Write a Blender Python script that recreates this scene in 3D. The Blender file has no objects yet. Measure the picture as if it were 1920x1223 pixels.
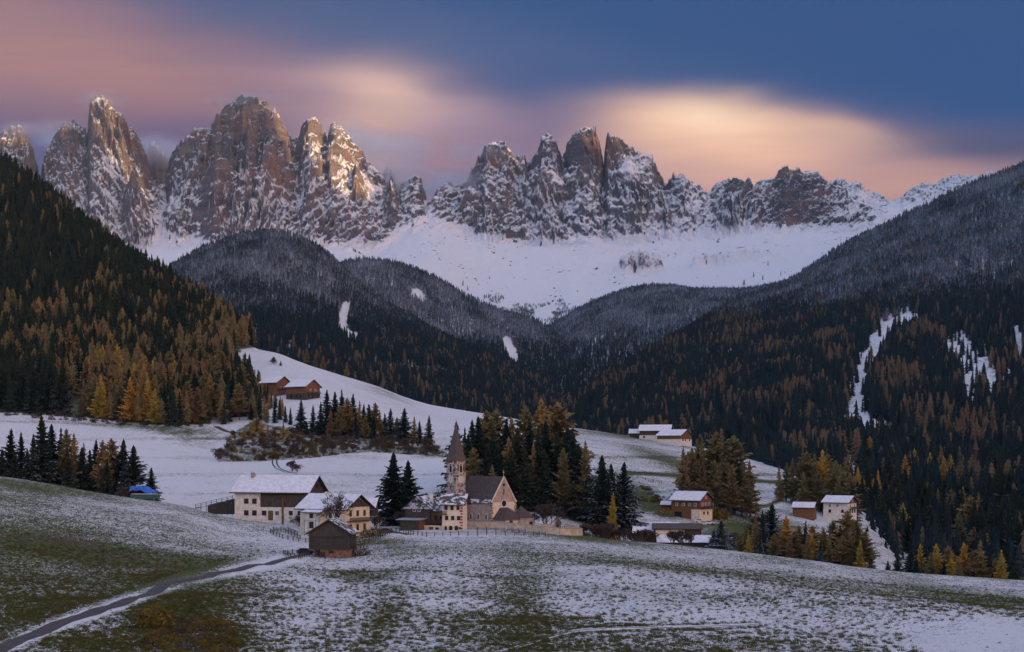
import bpy, math, random
import numpy as np
from mathutils import Vector, Matrix
R = math.radians
rnd = random.Random(7)
SC = bpy.context.scene
COL = SC.collection

# ------------------------------------------------------------------ camera
F = 960 / math.tan(R(20))          # pixels of the photograph per unit of slope
HZ = 850.0                         # row of the horizon
cam_d = bpy.data.cameras.new('camera')
cam = bpy.data.objects.new('camera', cam_d); COL.objects.link(cam)
cam.location = (0, 0, 0); cam.rotation_euler = (R(90), 0, 0)
cam_d.sensor_width = 36; cam_d.lens = 18 / math.tan(R(20))
cam_d.shift_y = (HZ - 611.5) / 1920
cam_d.clip_start = 1; cam_d.clip_end = 60000
SC.camera = cam

# ------------------------------------------------------------------ sky, sun, exposure
EXPO = 0.75
SUN_EL = R(6.0)
SUN_D = Vector((0.80, -0.60, 0)).normalized()
SUN_D = Vector((SUN_D.x * math.cos(SUN_EL), SUN_D.y * math.cos(SUN_EL), math.sin(SUN_EL)))
SUN_AZ = math.atan2(SUN_D.x, SUN_D.y)
world = bpy.data.worlds.new('World'); SC.world = world; world.use_nodes = True

class NT:
    """small helper to write node trees as expressions"""
    def __init__(s, tree):
        s.t = tree; s.n = tree.nodes; s.l = tree.links
    def new(s, kind, **kw):
        n = s.n.new(kind)
        for k, v in kw.items(): setattr(n, k, v)
        return n
    def put(s, sock, v):
        if isinstance(v, bpy.types.NodeSocket): s.l.new(v, sock)
        elif v is not None: sock.default_value = v
    def m(s, op, a, b=None, c=None, clamp=False):
        n = s.new('ShaderNodeMath', operation=op, use_clamp=clamp)
        s.put(n.inputs[0], a); s.put(n.inputs[1], b); s.put(n.inputs[2], c)
        return n.outputs[0]
    def mix(s, f, a, b, mode='MIX'):
        n = s.new('ShaderNodeMix', data_type='RGBA', blend_type=mode)
        s.put(n.inputs[0], f)
        for i, v in ((6, a), (7, b)):
            s.put(n.inputs[i], (*v, 1) if isinstance(v, tuple) and len(v) == 3 else v)
        return n.outputs[2]
    def noise(s, vec, scale, detail=3, rough=.55, dist=0, out=0):
        n = s.new('ShaderNodeTexNoise')
        s.put(n.inputs['Vector'], vec); n.inputs['Scale'].default_value = scale
        n.inputs['Detail'].default_value = detail; n.inputs['Roughness'].default_value = rough
        n.inputs['Distortion'].default_value = dist
        return n.outputs[out]
    def mapr(s, v, a, b, c=0., d=1., smooth=True):
        n = s.new('ShaderNodeMapRange', interpolation_type='SMOOTHSTEP' if smooth else 'LINEAR')
        s.put(n.inputs[0], v)
        for i, x in ((1, a), (2, b), (3, c), (4, d)): s.put(n.inputs[i], x)
        return n.outputs[0]
    def sep(s, v):
        n = s.new('ShaderNodeSeparateXYZ'); s.put(n.inputs[0], v); return n.outputs
    def comb(s, x, y, z):
        n = s.new('ShaderNodeCombineXYZ'); s.put(n.inputs[0], x); s.put(n.inputs[1], y); s.put(n.inputs[2], z)
        return n.outputs[0]
    def scalev(s, v, sc):
        n = s.new('ShaderNodeVectorMath', operation='MULTIPLY'); s.put(n.inputs[0], v); n.inputs[1].default_value = sc
        return n.outputs[0]

def build_world():
    w = NT(world.node_tree); w.n.clear()
    out = w.new('ShaderNodeOutputWorld'); bg = w.new('ShaderNodeBackground')
    w.l.new(bg.outputs[0], out.inputs[0])
    sky = w.new('ShaderNodeTexSky', sky_type='NISHITA'); sky.sun_disc = False
    sky.sun_elevation = SUN_EL; sky.sun_rotation = SUN_AZ
    sky.altitude = 1400; sky.air_density = 1.6; sky.dust_density = 1.0; sky.ozone_density = 3.0
    tc = w.new('ShaderNodeTexCoord'); x, y, z = w.sep(tc.outputs['Generated'])
    az = w.m('MULTIPLY', w.m('ARCTAN2', x, y), 57.2958)       # degrees, 0 = view direction, + to the west
    el = w.m('MULTIPLY', w.m('ARCSINE', z), 57.2958)
    warp = w.noise(w.comb(w.m('MULTIPLY', az, .05), w.m('MULTIPLY', el, .16), 0.), 1.0, 3, .5)
    warp = w.m('SUBTRACT', warp, .5)
    el2 = w.m('ADD', el, w.m('MULTIPLY', warp, 3.0))
    az2 = w.m('ADD', az, w.m('MULTIPLY', warp, 9.0))
    def gauss(px, py, sx, sy, rot=0., k=1., sy_up=None, p=1.0):
        a0 = math.degrees(math.atan((px - 960) / F)); e0 = math.degrees(math.atan((HZ - py) / F * math.cos(R(a0))))
        c, s_ = math.cos(R(rot)), math.sin(R(rot))
        da = w.m('SUBTRACT', az2, a0); de = w.m('SUBTRACT', el2, e0)
        u = w.m('ADD', w.m('MULTIPLY', da, c), w.m('MULTIPLY', de, s_))
        v = w.m('SUBTRACT', w.m('MULTIPLY', de, c), w.m('MULTIPLY', da, s_))
        D = 40 / 1920 * 1.06
        u = w.m('DIVIDE', u, sx * D)
        if sy_up:
            up = w.m('GREATER_THAN', v, 0.)
            v = w.m('DIVIDE', v, w.m('ADD', sy * D, w.m('MULTIPLY', up, (sy_up - sy) * D)))
        else:
            v = w.m('DIVIDE', v, sy * D)
        r2 = w.m('ADD', w.m('MULTIPLY', u, u), w.m('MULTIPLY', v, v))
        if p != 1.0: r2 = w.m('POWER', r2, p)
        return w.m('MULTIPLY', w.m('EXPONENT', w.m('MULTIPLY', r2, -1.)), k)
    def add(*v):
        r = v[0]
        for q in v[1:]: r = w.m('ADD', r, q)
        return r
    S = 10.0 / 2 ** EXPO   # background strength is 0.1
    def c8(r, g, b, k=1.0):
        f = lambda q: (q / 255 / 12.92 if q < 10.3 else ((q / 255 + .055) / 1.055) ** 2.4)
        return (f(r) * S * k, f(g) * S * k, f(b) * S * k)
    # base: the physical sky, tinted towards the deep blue of dusk
    deep = w.mix(w.mapr(el, 0., 26.), c8(50, 82, 136), c8(0, 58, 120))
    base = w.mix(.94, sky.outputs[0], deep)
    # wide cloud sheets outside the view, brightened to lift ambient light on the snow
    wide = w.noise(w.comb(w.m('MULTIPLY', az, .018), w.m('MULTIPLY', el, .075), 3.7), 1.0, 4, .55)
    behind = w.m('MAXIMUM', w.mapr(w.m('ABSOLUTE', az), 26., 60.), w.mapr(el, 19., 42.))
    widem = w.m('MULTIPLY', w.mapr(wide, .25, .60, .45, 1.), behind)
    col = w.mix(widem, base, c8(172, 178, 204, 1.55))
    # afterglow round the sun
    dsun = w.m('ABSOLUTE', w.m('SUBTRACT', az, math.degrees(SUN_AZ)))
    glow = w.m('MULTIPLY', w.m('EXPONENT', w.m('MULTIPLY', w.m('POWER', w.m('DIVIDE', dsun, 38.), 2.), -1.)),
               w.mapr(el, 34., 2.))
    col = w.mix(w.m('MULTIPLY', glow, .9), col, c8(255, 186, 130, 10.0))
    # cloud veils of the picture, back to front
    mauve = add(gauss(120, 110, 480, 150, -4, .95, p=1.3), gauss(520, 260, 420, 120, 3, .75), gauss(940, 320, 380, 100, 0, .7, p=1.2))
    mauve = w.m('MINIMUM', mauve, 1.)
    mauve = w.m('MULTIPLY', mauve, w.mapr(wide, .2, .55, .75, 1.))
    col = w.mix(mauve, col, c8(124, 97, 122))
    col = w.mix(gauss(860, 90, 420, 60, -8, .55), col, c8(84, 100, 140))
    col = w.mix(w.m('MINIMUM', add(gauss(170, 90, 300, 90, -10, .75), gauss(240, 160, 170, 50, -8, .35), gauss(-200, 60, 300, 120, 0, .6)), 1.), col, c8(168, 122, 122))
    col = w.mix(gauss(300, 285, 260, 45, 6, .55), col, c8(84, 86, 122))
    col = w.mix(gauss(710, 205, 230, 105, -8, .95, 62), col, c8(196, 158, 160))
    col = w.mix(gauss(715, 190, 100, 48, -8, .85), col, c8(242, 200, 176, 1.12))
    col = w.mix(gauss(700, 275, 80, 90, 0, .7), col, c8(226, 178, 150))
    col = w.mix(gauss(860, 250, 200, 80, -6, .5), col, c8(150, 128, 156))
    col = w.mix(gauss(830, 310, 120, 40, 0, .5), col, c8(160, 120, 128))
    col = w.mix(gauss(1060, 170, 150, 80, -8, .6), col, c8(62, 84, 134))
    # the lens-shaped cloud over the right-hand peaks
    col = w.mix(gauss(1560, 330, 400, 90, -6, .85, p=1.4), col, c8(176, 138, 140))
    col = w.mix(gauss(1400, 265, 285, 110, -10, 1., 52, p=1.5), col, c8(212, 164, 152, 1.1))
    col = w.mix(gauss(1330, 250, 200, 100, -8, .95, 44, p=1.4), col, c8(246, 196, 164, 1.05))
    col = w.mix(gauss(1310, 222, 110, 40, -6, .9, 30), col, c8(255, 218, 184, 1.12))
    col = w.mix(gauss(1540, 255, 130, 30, -14, .7), col, c8(232, 190, 164))
    col = w.mix(gauss(1860, 285, 220, 40, -4, .8), col, c8(78, 80, 110))
    col = w.mix(gauss(1640, 365, 260, 36, -4, .75), col, c8(206, 158, 142))
    col = w.mix(gauss(1180, 340, 120, 40, 0, .3), col, c8(176, 134, 146))
    st = w.noise(w.comb(w.m('MULTIPLY', az2, .10), w.m('MULTIPLY', el2, .9), 1.3), 1.0, 4, .6)
    col = w.mix(w.mapr(st, .3, .7, 0., .30), col, w.mix(.5, col, c8(70, 84, 124)))
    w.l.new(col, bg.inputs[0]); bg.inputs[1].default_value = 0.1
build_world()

sun_d = bpy.data.lights.new('sun', 'SUN'); sun = bpy.data.objects.new('sun', sun_d); COL.objects.link(sun)
sun.rotation_euler = SUN_D.to_track_quat('Z', 'Y').to_euler()
sun_d.energy = 5.0; sun_d.angle = R(0.6); sun_d.color = (1.0, .62, .27)
SC.view_settings.view_transform = 'Standard'; SC.view_settings.look = 'None'
SC.view_settings.gamma = 1; SC.view_settings.use_curve_mapping = False
SC.view_settings.exposure = EXPO
SC.render.engine = 'CYCLES'
SC.cycles.max_bounces = 4; SC.cycles.diffuse_bounces = 2; SC.cycles.transparent_max_bounces = 8
SC.cycles.volume_bounces = 2; SC.cycles.use_denoising = True

# ------------------------------------------------------------------ numeric helpers
def hash2(ix, iy, seed):
    h = (ix.astype(np.int64) * 374761393 + iy.astype(np.int64) * 668265263 + seed * 974711) & 0xFFFFFFFF
    h = ((h ^ (h >> 13)) * 1274126177) & 0xFFFFFFFF
    return (h ^ (h >> 16)) & 255
_ga = np.arange(256) * (2 * np.pi / 256); _gx, _gy = np.cos(_ga), np.sin(_ga)
def perlin(x, y, seed=0):
    x = np.asarray(x, float); y = np.asarray(y, float); x, y = np.broadcast_arrays(x, y)
    ix = np.floor(x).astype(np.int64); iy = np.floor(y).astype(np.int64); fx = x - ix; fy = y - iy
    u = fx * fx * fx * (fx * (fx * 6 - 15) + 10); v = fy * fy * fy * (fy * (fy * 6 - 15) + 10)
    def g(a, b):
        h = hash2(ix + a, iy + b, seed); return _gx[h] * (fx - a) + _gy[h] * (fy - b)
    n0 = g(0, 0) * (1 - u) + g(1, 0) * u; n1 = g(0, 1) * (1 - u) + g(1, 1) * u
    return (n0 * (1 - v) + n1 * v) * 1.5
def fbm(x, y, o=4, seed=0, gain=.5, lac=2.03):
    a, s, r = 1., 0., 0.
    for i in range(o):
        r = r + a * perlin(x, y, seed + i * 17); s += a; a *= gain; x = x * lac + 3.1; y = y * lac - 1.7
    return r / s
def ridged(x, y, o=4, seed=0, gain=.5, lac=2.03):
    a, s, r = 1., 0., 0.
    for i in range(o):
        r = r + a * (1 - 2 * np.abs(perlin(x, y, seed + i * 17))); s += a; a *= gain; x = x * lac + 3.1; y = y * lac - 1.7
    return r / s          # about -1 .. 1
def pslopes(x, y):
    """monotone slopes, along axis 0"""
    h = x[1:] - x[:-1]; d = (y[1:] - y[:-1]) / h
    m = np.zeros_like(y)
    m[0] = d[0]; m[-1] = d[-1]
    if len(x) > 2:
        a, b = d[:-1], d[1:]
        w1 = 2 * h[1:] + h[:-1]; w2 = h[1:] + 2 * h[:-1]
        ok = (a * b) > 0
        den = np.where(ok, w1 / np.where(ok, a, 1) + w2 / np.where(ok, b, 1), 1)
        m[1:-1] = np.where(ok, (w1 + w2) / den, 0)
    return m
def pch(xk, yk, x):
    xk = np.asarray(xk, float); yk = np.asarray(yk, float); x = np.asarray(x, float)
    m = pslopes(xk, yk); i = np.clip(np.searchsorted(xk, x, 'right') - 1, 0, len(xk) - 2)
    xc = np.clip(x, xk[0], xk[-1]); h = xk[i + 1] - xk[i]; t = (xc - xk[i]) / h
    return ((1 + 2 * t) * (1 - t) ** 2 * yk[i] + t * (1 - t) ** 2 * h * m[i] + t * t * (3 - 2 * t) * yk[i + 1] + t * t * (t - 1) * h * m[i + 1])
def spec(s, px):
    if isinstance(s, (int, float)): return np.full(np.shape(px), float(s))
    return pch([a for a, b in s], [b for a, b in s], px)
def sstep(a, b, x):
    t = np.clip((x - a) / (b - a), 0, 1); return t * t * (3 - 2 * t)

class Land:
    """a piece of terrain given by curves across the view, front to back: (depth, row) or (depth, None, height); a real heightfield in metres"""
    def __init__(s, curves, disp=None): s.c = curves; s.disp = disp
    def knots(s, px):
        Y, Z = [], []
        for c in s.c:
            y = spec(c[0], px); Y.append(y)
            Z.append((HZ - spec(c[1], px)) / F * y if c[1] is not None else spec(c[2], px))
        return np.array(Y), np.array(Z)
    def z(s, px, Y, raw=False):
        px = np.asarray(px, float); Y = np.asarray(Y, float); px, Y = np.broadcast_arrays(px, Y); sh = px.shape
        px, Y = px.ravel(), Y.ravel()
        K, Z = s.knots(px); M = pslopes(K, Z); n = len(K)
        i = np.clip((Y[None] >= K).sum(0) - 1, 0, n - 2); j = np.arange(len(px))
        x0, x1, z0, z1, m0, m1 = K[i, j], K[i + 1, j], Z[i, j], Z[i + 1, j], M[i, j], M[i + 1, j]
        h = x1 - x0; t = np.clip((Y - x0) / h, 0, 1)
        r = (1 + 2 * t) * (1 - t) ** 2 * z0 + t * (1 - t) ** 2 * h * m0 + t * t * (3 - 2 * t) * z1 + t * t * (t - 1) * h * m1
        if s.disp is not None and not raw: r = s.disp(px, (px - 960) / F * Y, Y, r)
        return r.reshape(sh)
    def at(s, px, Y):
        return Vector(((px - 960) / F * Y, Y, float(s.z(np.array([px]), np.array([Y]))[0])))
    def rows(s, px, counts):
        K, _ = s.knots(px); out = []
        for k, c in enumerate(counts):
            t = np.linspace(0, 1, c, endpoint=False)[:, None]; out.append(K[k][None] * (1 - t) + K[k + 1][None] * t)
        out.append(K[-1][None]); return np.concatenate(out)

def grid_mesh(name, X, Y, Z, mat, attrs=None, kind='structure', smooth=True):
    r, c = X.shape
    me = bpy.data.meshes.new(name)
    co = np.stack([X, Y, Z], -1).reshape(-1, 3).astype(np.float32)
    i = np.arange(r * c).reshape(r, c)
    q = np.stack([i[:-1, :-1], i[:-1, 1:], i[1:, 1:], i[1:, :-1]], -1).reshape(-1, 4).astype(np.int32)
    me.vertices.add(len(co)); me.vertices.foreach_set('co', co.ravel())
    me.loops.add(q.size); me.loops.foreach_set('vertex_index', q.ravel())
    me.polygons.add(len(q)); me.polygons.foreach_set('loop_start', np.arange(0, q.size, 4, dtype=np.int32))
    me.update(calc_edges=True)
    if smooth: me.shade_smooth()
    for k, v in (attrs or {}).items():
        a = me.attributes.new(k, 'FLOAT', 'POINT'); a.data.foreach_set('value', v.astype(np.float32).ravel())
    me.materials.append(mat)
    o = bpy.data.objects.new(name, me); COL.objects.link(o); o['kind'] = kind
    return o
def land_mesh(name, land, px, counts, mat, attrs=None):
    Y = land.rows(px, counts); P = np.broadcast_to(px[None], Y.shape)
    Z = land.z(P, Y); X = (P - 960) / F * Y
    at = attrs(P, HZ - Z / Y * F, X, Y, Z) if attrs else None
    return grid_mesh(name, X, Y, Z, mat, at)
# ------------------------------------------------------------------ materials
MATS = {}
def new_mat(name):
    m = bpy.data.materials.new(name); m.use_nodes = True; n = NT(m.node_tree); n.n.clear()
    out = n.new('ShaderNodeOutputMaterial'); b = n.new('ShaderNodeBsdfPrincipled'); n.l.new(b.outputs[0], out.inputs[0])
    b.inputs['Roughness'].default_value = .85; b.inputs['Specular IOR Level'].default_value = .2
    return m, n, b
def bump(n, b, h, dist, strength=1.0):
    q = n.new('ShaderNodeBump'); q.inputs['Strength'].default_value = strength; q.inputs['Distance'].default_value = dist
    n.put(q.inputs['Height'], h); n.l.new(q.outputs[0], b.inputs['Normal']); return q
SNOW = (.68, .70, .75)

def mat_rock():
    m, n, b = new_mat('dolomite_rock')
    g = n.new('ShaderNodeNewGeometry'); P = g.outputs['Position']; N = n.sep(g.outputs['Normal'])
    x, y, z = n.sep(P)
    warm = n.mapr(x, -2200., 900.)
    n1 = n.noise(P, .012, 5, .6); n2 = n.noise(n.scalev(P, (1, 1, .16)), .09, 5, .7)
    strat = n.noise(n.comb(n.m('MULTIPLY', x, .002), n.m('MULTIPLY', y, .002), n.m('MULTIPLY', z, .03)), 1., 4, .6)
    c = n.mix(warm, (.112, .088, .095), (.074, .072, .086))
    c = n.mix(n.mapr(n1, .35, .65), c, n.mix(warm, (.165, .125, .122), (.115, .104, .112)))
    c = n.mix(n.mapr(n2, .42, .72, 0., .75), c, (.075, .065, .070))
    c = n.mix(n.mapr(strat, .45, .62, 0., .35), c, (.33, .25, .21))
    rust = n.noise(n.scalev(P, (1, 1, .5)), .006, 3, .5)
    c = n.mix(n.mapr(rust, .55, .68, 0., .55), c, (.27, .14, .085))
    # snow lies on whatever is not steep, broken up at every scale
    at = n.new('ShaderNodeAttribute', attribute_name='snow').outputs['Fac']
    u1 = n.m('ADD', n.m('MULTIPLY', x, .75), n.m('MULTIPLY', z, .66)); v1 = n.m('SUBTRACT', n.m('MULTIPLY', z, .75), n.m('MULTIPLY', x, .66))
    dg1 = n.noise(n.comb(n.m('MULTIPLY', u1, .030), n.m('MULTIPLY', v1, .19), n.m('MULTIPLY', y, .010)), 1., 5, .62)
    u2 = n.m('SUBTRACT', n.m('MULTIPLY', x, .6), n.m('MULTIPLY', z, .8)); v2 = n.m('ADD', n.m('MULTIPLY', z, .6), n.m('MULTIPLY', x, .8))
    dg2 = n.noise(n.comb(n.m('MULTIPLY', u2, .030), n.m('MULTIPLY', v2, .19), n.m('MULTIPLY', y, .010)), 1., 5, .62)
    nz = n.m('ADD', N[2], n.m('MULTIPLY', n.m('SUBTRACT', n.noise(P, .17, 4, .75), .5), .75))
    nz = n.m('ADD', nz, n.m('MULTIPLY', n.m('SUBTRACT', n.m('MAXIMUM', dg1, dg2), .56), 1.1))
    nz = n.m('ADD', nz, n.m('MULTIPLY', n.m('SUBTRACT', n.noise(P, .008, 3, .6), .5), .5))
    nz = n.m('ADD', nz, at)
    s = n.mapr(nz, .34, .66)
    c = n.mix(s, c, SNOW)
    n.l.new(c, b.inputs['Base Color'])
    h = n.m('ADD', n.m('MULTIPLY', n.noise(P, .06, 6, .7), 1.), n.m('MULTIPLY', n2, .8))
    bump(n, b, n.m('MULTIPLY', h, n.m('SUBTRACT', 1., n.m('MULTIPLY', s, .75))), 14.)
    return m

def mat_meadow():
    m, n, b = new_mat('snow_dusted_meadow')
    g = n.new('ShaderNodeNewGeometry'); P = g.outputs['Position']; x, y, z = n.sep(P)
    at = n.new('ShaderNodeAttribute', attribute_name='snow').outputs['Fac']
    Q = n.scalev(P, (1, .55, 1)); fine = n.noise(Q, 2.9, 3, .7); mid = n.noise(Q, .7, 3, .65); big = n.noise(P, .06, 4, .6)
    streak = n.noise(n.scalev(P, (.35, 1.0, 1.0)), .14, 3, .6)
    v = n.m('ADD', n.m('MULTIPLY', n.m('SUBTRACT', n.mapr(fine, .32, .68, smooth=False), .5), .95), n.m('MULTIPLY', n.m('SUBTRACT', mid, .5), .8))
    v = n.m('ADD', v, n.m('MULTIPLY', n.m('SUBTRACT', big, .5), .5))
    v = n.m('ADD', v, n.m('MULTIPLY', n.m('SUBTRACT', streak, .5), .35))
    s = n.mapr(n.m('ADD', v, at), .46, .56)
    grass = n.mix(n.mapr(mid, .35, .65), (.045, .070, .016), (.080, .095, .028))
    grass = n.mix(n.mapr(big, .45, .65, 0., .7), grass, (.075, .055, .032))
    snow = n.mix(n.mapr(fine, .3, .7, .0, .35), SNOW, (.44, .44, .48))
    n.l.new(n.mix(s, grass, snow), b.inputs['Base Color'])
    bump(n, b, n.m('ADD', fine, n.m('MULTIPLY', mid, 1.5)), .35, .8)
    return m

def mat_forest_floor():
    m, n, b = new_mat('forest_floor')
    g = n.new('ShaderNodeNewGeometry'); P = g.outputs['Position']; x, y, z = n.sep(P)
    at = n.new('ShaderNodeAttribute', attribute_name='snow').outputs['Fac']
    fine = n.noise(P, .35, 4, .7); big = n.noise(P, .03, 3, .6)
    v = n.m('ADD', n.m('MULTIPLY', n.m('SUBTRACT', fine, .5), 1.5), n.m('MULTIPLY', n.m('SUBTRACT', big, .5), .6))
    s = n.mapr(n.m('ADD', v, at), .40, .60)
    c = n.mix(n.mapr(fine, .4, .6), (.020, .022, .016), (.045, .035, .022))
    n.l.new(n.mix(s, c, SNOW), b.inputs['Base Color'])
    bump(n, b, fine, 1.0, .7)
    return m
M_ROCK, M_MEADOW, M_FLOOR = mat_rock(), mat_meadow(), mat_forest_floor()

def flat(name, c, rough=.8, c2=None, sc=1.5, spec=.2, stretch=(1, 1, 1), bmp=.0, lo=.35, hi=.65):
    m, n, b = new_mat(name); b.inputs['Roughness'].default_value = rough; b.inputs['Specular IOR Level'].default_value = spec
    if c2:
        t = n.new('ShaderNodeTexCoord'); v = n.noise(n.scalev(t.outputs['Object'], stretch), sc, 4, .65)
        n.l.new(n.mix(n.mapr(v, lo, hi), c, c2), b.inputs['Base Color'])
        if bmp: bump(n, b, v, bmp)
    else: b.inputs['Base Color'].default_value = (*c, 1)
    return m
M_PLASTER = flat('whitewashed_plaster', (.78, .74, .67), .9, (.60, .55, .49), .8, bmp=.02)
M_CREAM = flat('cream_plaster', (.80, .70, .55), .9, (.66, .56, .43), .9, bmp=.02)
M_CHURCH = flat('worn_church_plaster', (.50, .40, .34), .95, (.34, .26, .22), .7, bmp=.03)
M_STONE = flat('mottled_tower_stone', (.11, .075, .07), .95, (.52, .45, .41), 1.1, bmp=.08, lo=.44, hi=.56)
M_REDSTONE = flat('reddish_fieldstone', (.16, .09, .07), .95, (.30, .19, .15), 1.6, bmp=.06)
M_WOOD = flat('weathered_dark_boards', (.040, .034, .031), .85, (.100, .084, .074), 2.2, stretch=(4, 4, .25), bmp=.03)
M_WOODH = flat('weathered_logs', (.030, .027, .026), .85, (.080, .072, .066), 2.2, stretch=(.25, 4, 5), bmp=.04)
M_WOODW = flat('warm_brown_boards', (.13, .060, .032), .8, (.22, .115, .06), 2.2, stretch=(4, 4, .25), bmp=.03)
M_TRIM = flat('dark_trim', (.035, .025, .02), .7)
M_SHING = flat('dark_roof_shingles', (.055, .045, .045), .85, (.11, .09, .085), 2.5, bmp=.05)
M_SPIRE = flat('spire_shingles', (.085, .07, .065), .85, (.13, .105, .095), 3., stretch=(1, 1, .4), bmp=.05)
M_ROOFSNOW = flat('roof_snow', (.74, .76, .84), .8, (.58, .60, .68), .9, bmp=.03)
M_ROOFSNOW2 = flat('thin_snow_on_shingles', (.70, .71, .78), .85, (.08, .07, .07), .55, stretch=(1, 1, 2.2), bmp=.03, lo=.44, hi=.52)
M_METAL = flat('bluish_tin_roof', (.24, .29, .38), .5, (.34, .38, .46), 1.2, spec=.5)
M_GLASS = flat('dark_glass', (.02, .022, .028), .15, spec=.6)
M_WHITE = flat('white_paint', (.7, .68, .64), .6)
M_WALL = flat('churchyard_wall_plaster', (.70, .58, .46), .9, (.48, .38, .31), .8, bmp=.03)
M_ASPH = flat('worn_asphalt', (.055, .05, .052), .85, (.085, .078, .08), .9, bmp=.01)
M_DIRT = flat('muddy_track', (.05, .04, .032), .95, (.10, .08, .07), 1.4, bmp=.03)
M_TARP = flat('blue_tarpaulin', (.012, .10, .50), .45, (.02, .15, .62), 1.2, spec=.5, bmp=.08)
M_GREENT = flat('green_cover', (.03, .085, .06), .6, (.05, .12, .09), 1., bmp=.05)
M_LOGS = flat('split_logs', (.10, .07, .05), .9, (.035, .025, .02), 3., bmp=.05)
M_GILT = flat('gilt', (.55, .38, .10), .35, spec=.6)
M_TYRE = flat('tyre_rubber', (.015, .015, .015), .8)
M_CARW = flat('white_car_paint', (.70, .70, .72), .3, spec=.5)
M_CARD = flat('dark_car_paint', (.025, .03, .04), .3, spec=.5)
M_RED = flat('faded_red_paint', (.30, .08, .06), .8)
# ------------------------------------------------------------------ terrain
def blob(px, py, cx, cy, sx, sy, rot=0.):
    c, s = math.cos(R(rot)), math.sin(R(rot)); dx, dy = px - cx, py - cy
    u = (dx * c + dy * s) / sx; v = (-dx * s + dy * c) / sy
    return np.exp(-(u * u + v * v))
def polydist(px, py, pts):
    d = np.full(np.shape(px), 1e9)
    for (x0, y0), (x1, y1) in zip(pts[:-1], pts[1:]):
        vx, vy = x1 - x0, y1 - y0; t = np.clip(((px - x0) * vx + (py - y0) * vy) / (vx * vx + vy * vy), 0, 1)
        d = np.minimum(d, np.hypot(px - x0 - t * vx, py - y0 - t * vy))
    return d
def inpoly(px, py, poly):
    r = np.zeros(np.shape(px), bool); n = len(poly)
    for k in range(n):
        (x0, y0), (x1, y1) = poly[k], poly[(k + 1) % n]
        c = ((y0 > py) != (y1 > py)) & (px < (x1 - x0) * (py - y0) / ((y1 - y0) or 1e-9) + x0); r ^= c
    return r

def dispA(px, X, Y, z):
    k = sstep(20, 120, Y) * (1 - sstep(395, 440, Y) * .8)
    z = z + k * (fbm(X / 60, Y / 60, 3, 5) * 1.1 + fbm(X / 9, Y / 9, 3, 6) * .22)
    # hollow under the barn and soft folds running down the field
    z = z + k * 1.0 * np.sin(X / 17 + Y / 60 + fbm(X / 80, Y / 80, 2, 9) * 3) * sstep(40, -10, np.abs(Y - 250) - 60)
    return z
A = Land([
    (15, None, -9), (70, None, -17), (150, 1223),
    (230, [(-250, 1060), (0, 1088), (330, 1110), (640, 1135), (1000, 1130), (1500, 1140), (1920, 1155), (2200, 1160)]),
    (320, [(-250, 980), (0, 1000), (210, 1032), (440, 1058), (560, 1064), (640, 1066), (840, 1056), (1090, 1058), (1250, 1072), (1500, 1088), (1920, 1118), (2200, 1125)]),
    (390, [(-250, 900), (0, 925), (210, 955), (330, 973), (440, 1002), (560, 1012), (640, 1022), (700, 1015), (840, 1010), (960, 1008), (1090, 1012), (1250, 1032), (1400, 1046), (1500, 1057), (1660, 1079), (1920, 1098), (2200, 1106)]),
    ([(-250, 430), (840, 435), (960, 450), (1060, 440), (1120, 420), (1250, 410), (1500, 400), (2200, 400)],
     [(-250, 870), (0, 894), (210, 929), (330, 946), (440, 973), (560, 984), (640, 990), (700, 990), (840, 988), (960, 984), (1060, 992), (1090, 1003), (1250, 1022), (1400, 1039), (1500, 1051), (1660, 1073), (1920, 1090), (2200, 1098)]),
    (500, None, [(-250, -16), (0, -18), (330, -26), (440, -27), (960, -28), (1060, -34), (1400, -45), (2200, -60)]),
], dispA)

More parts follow.
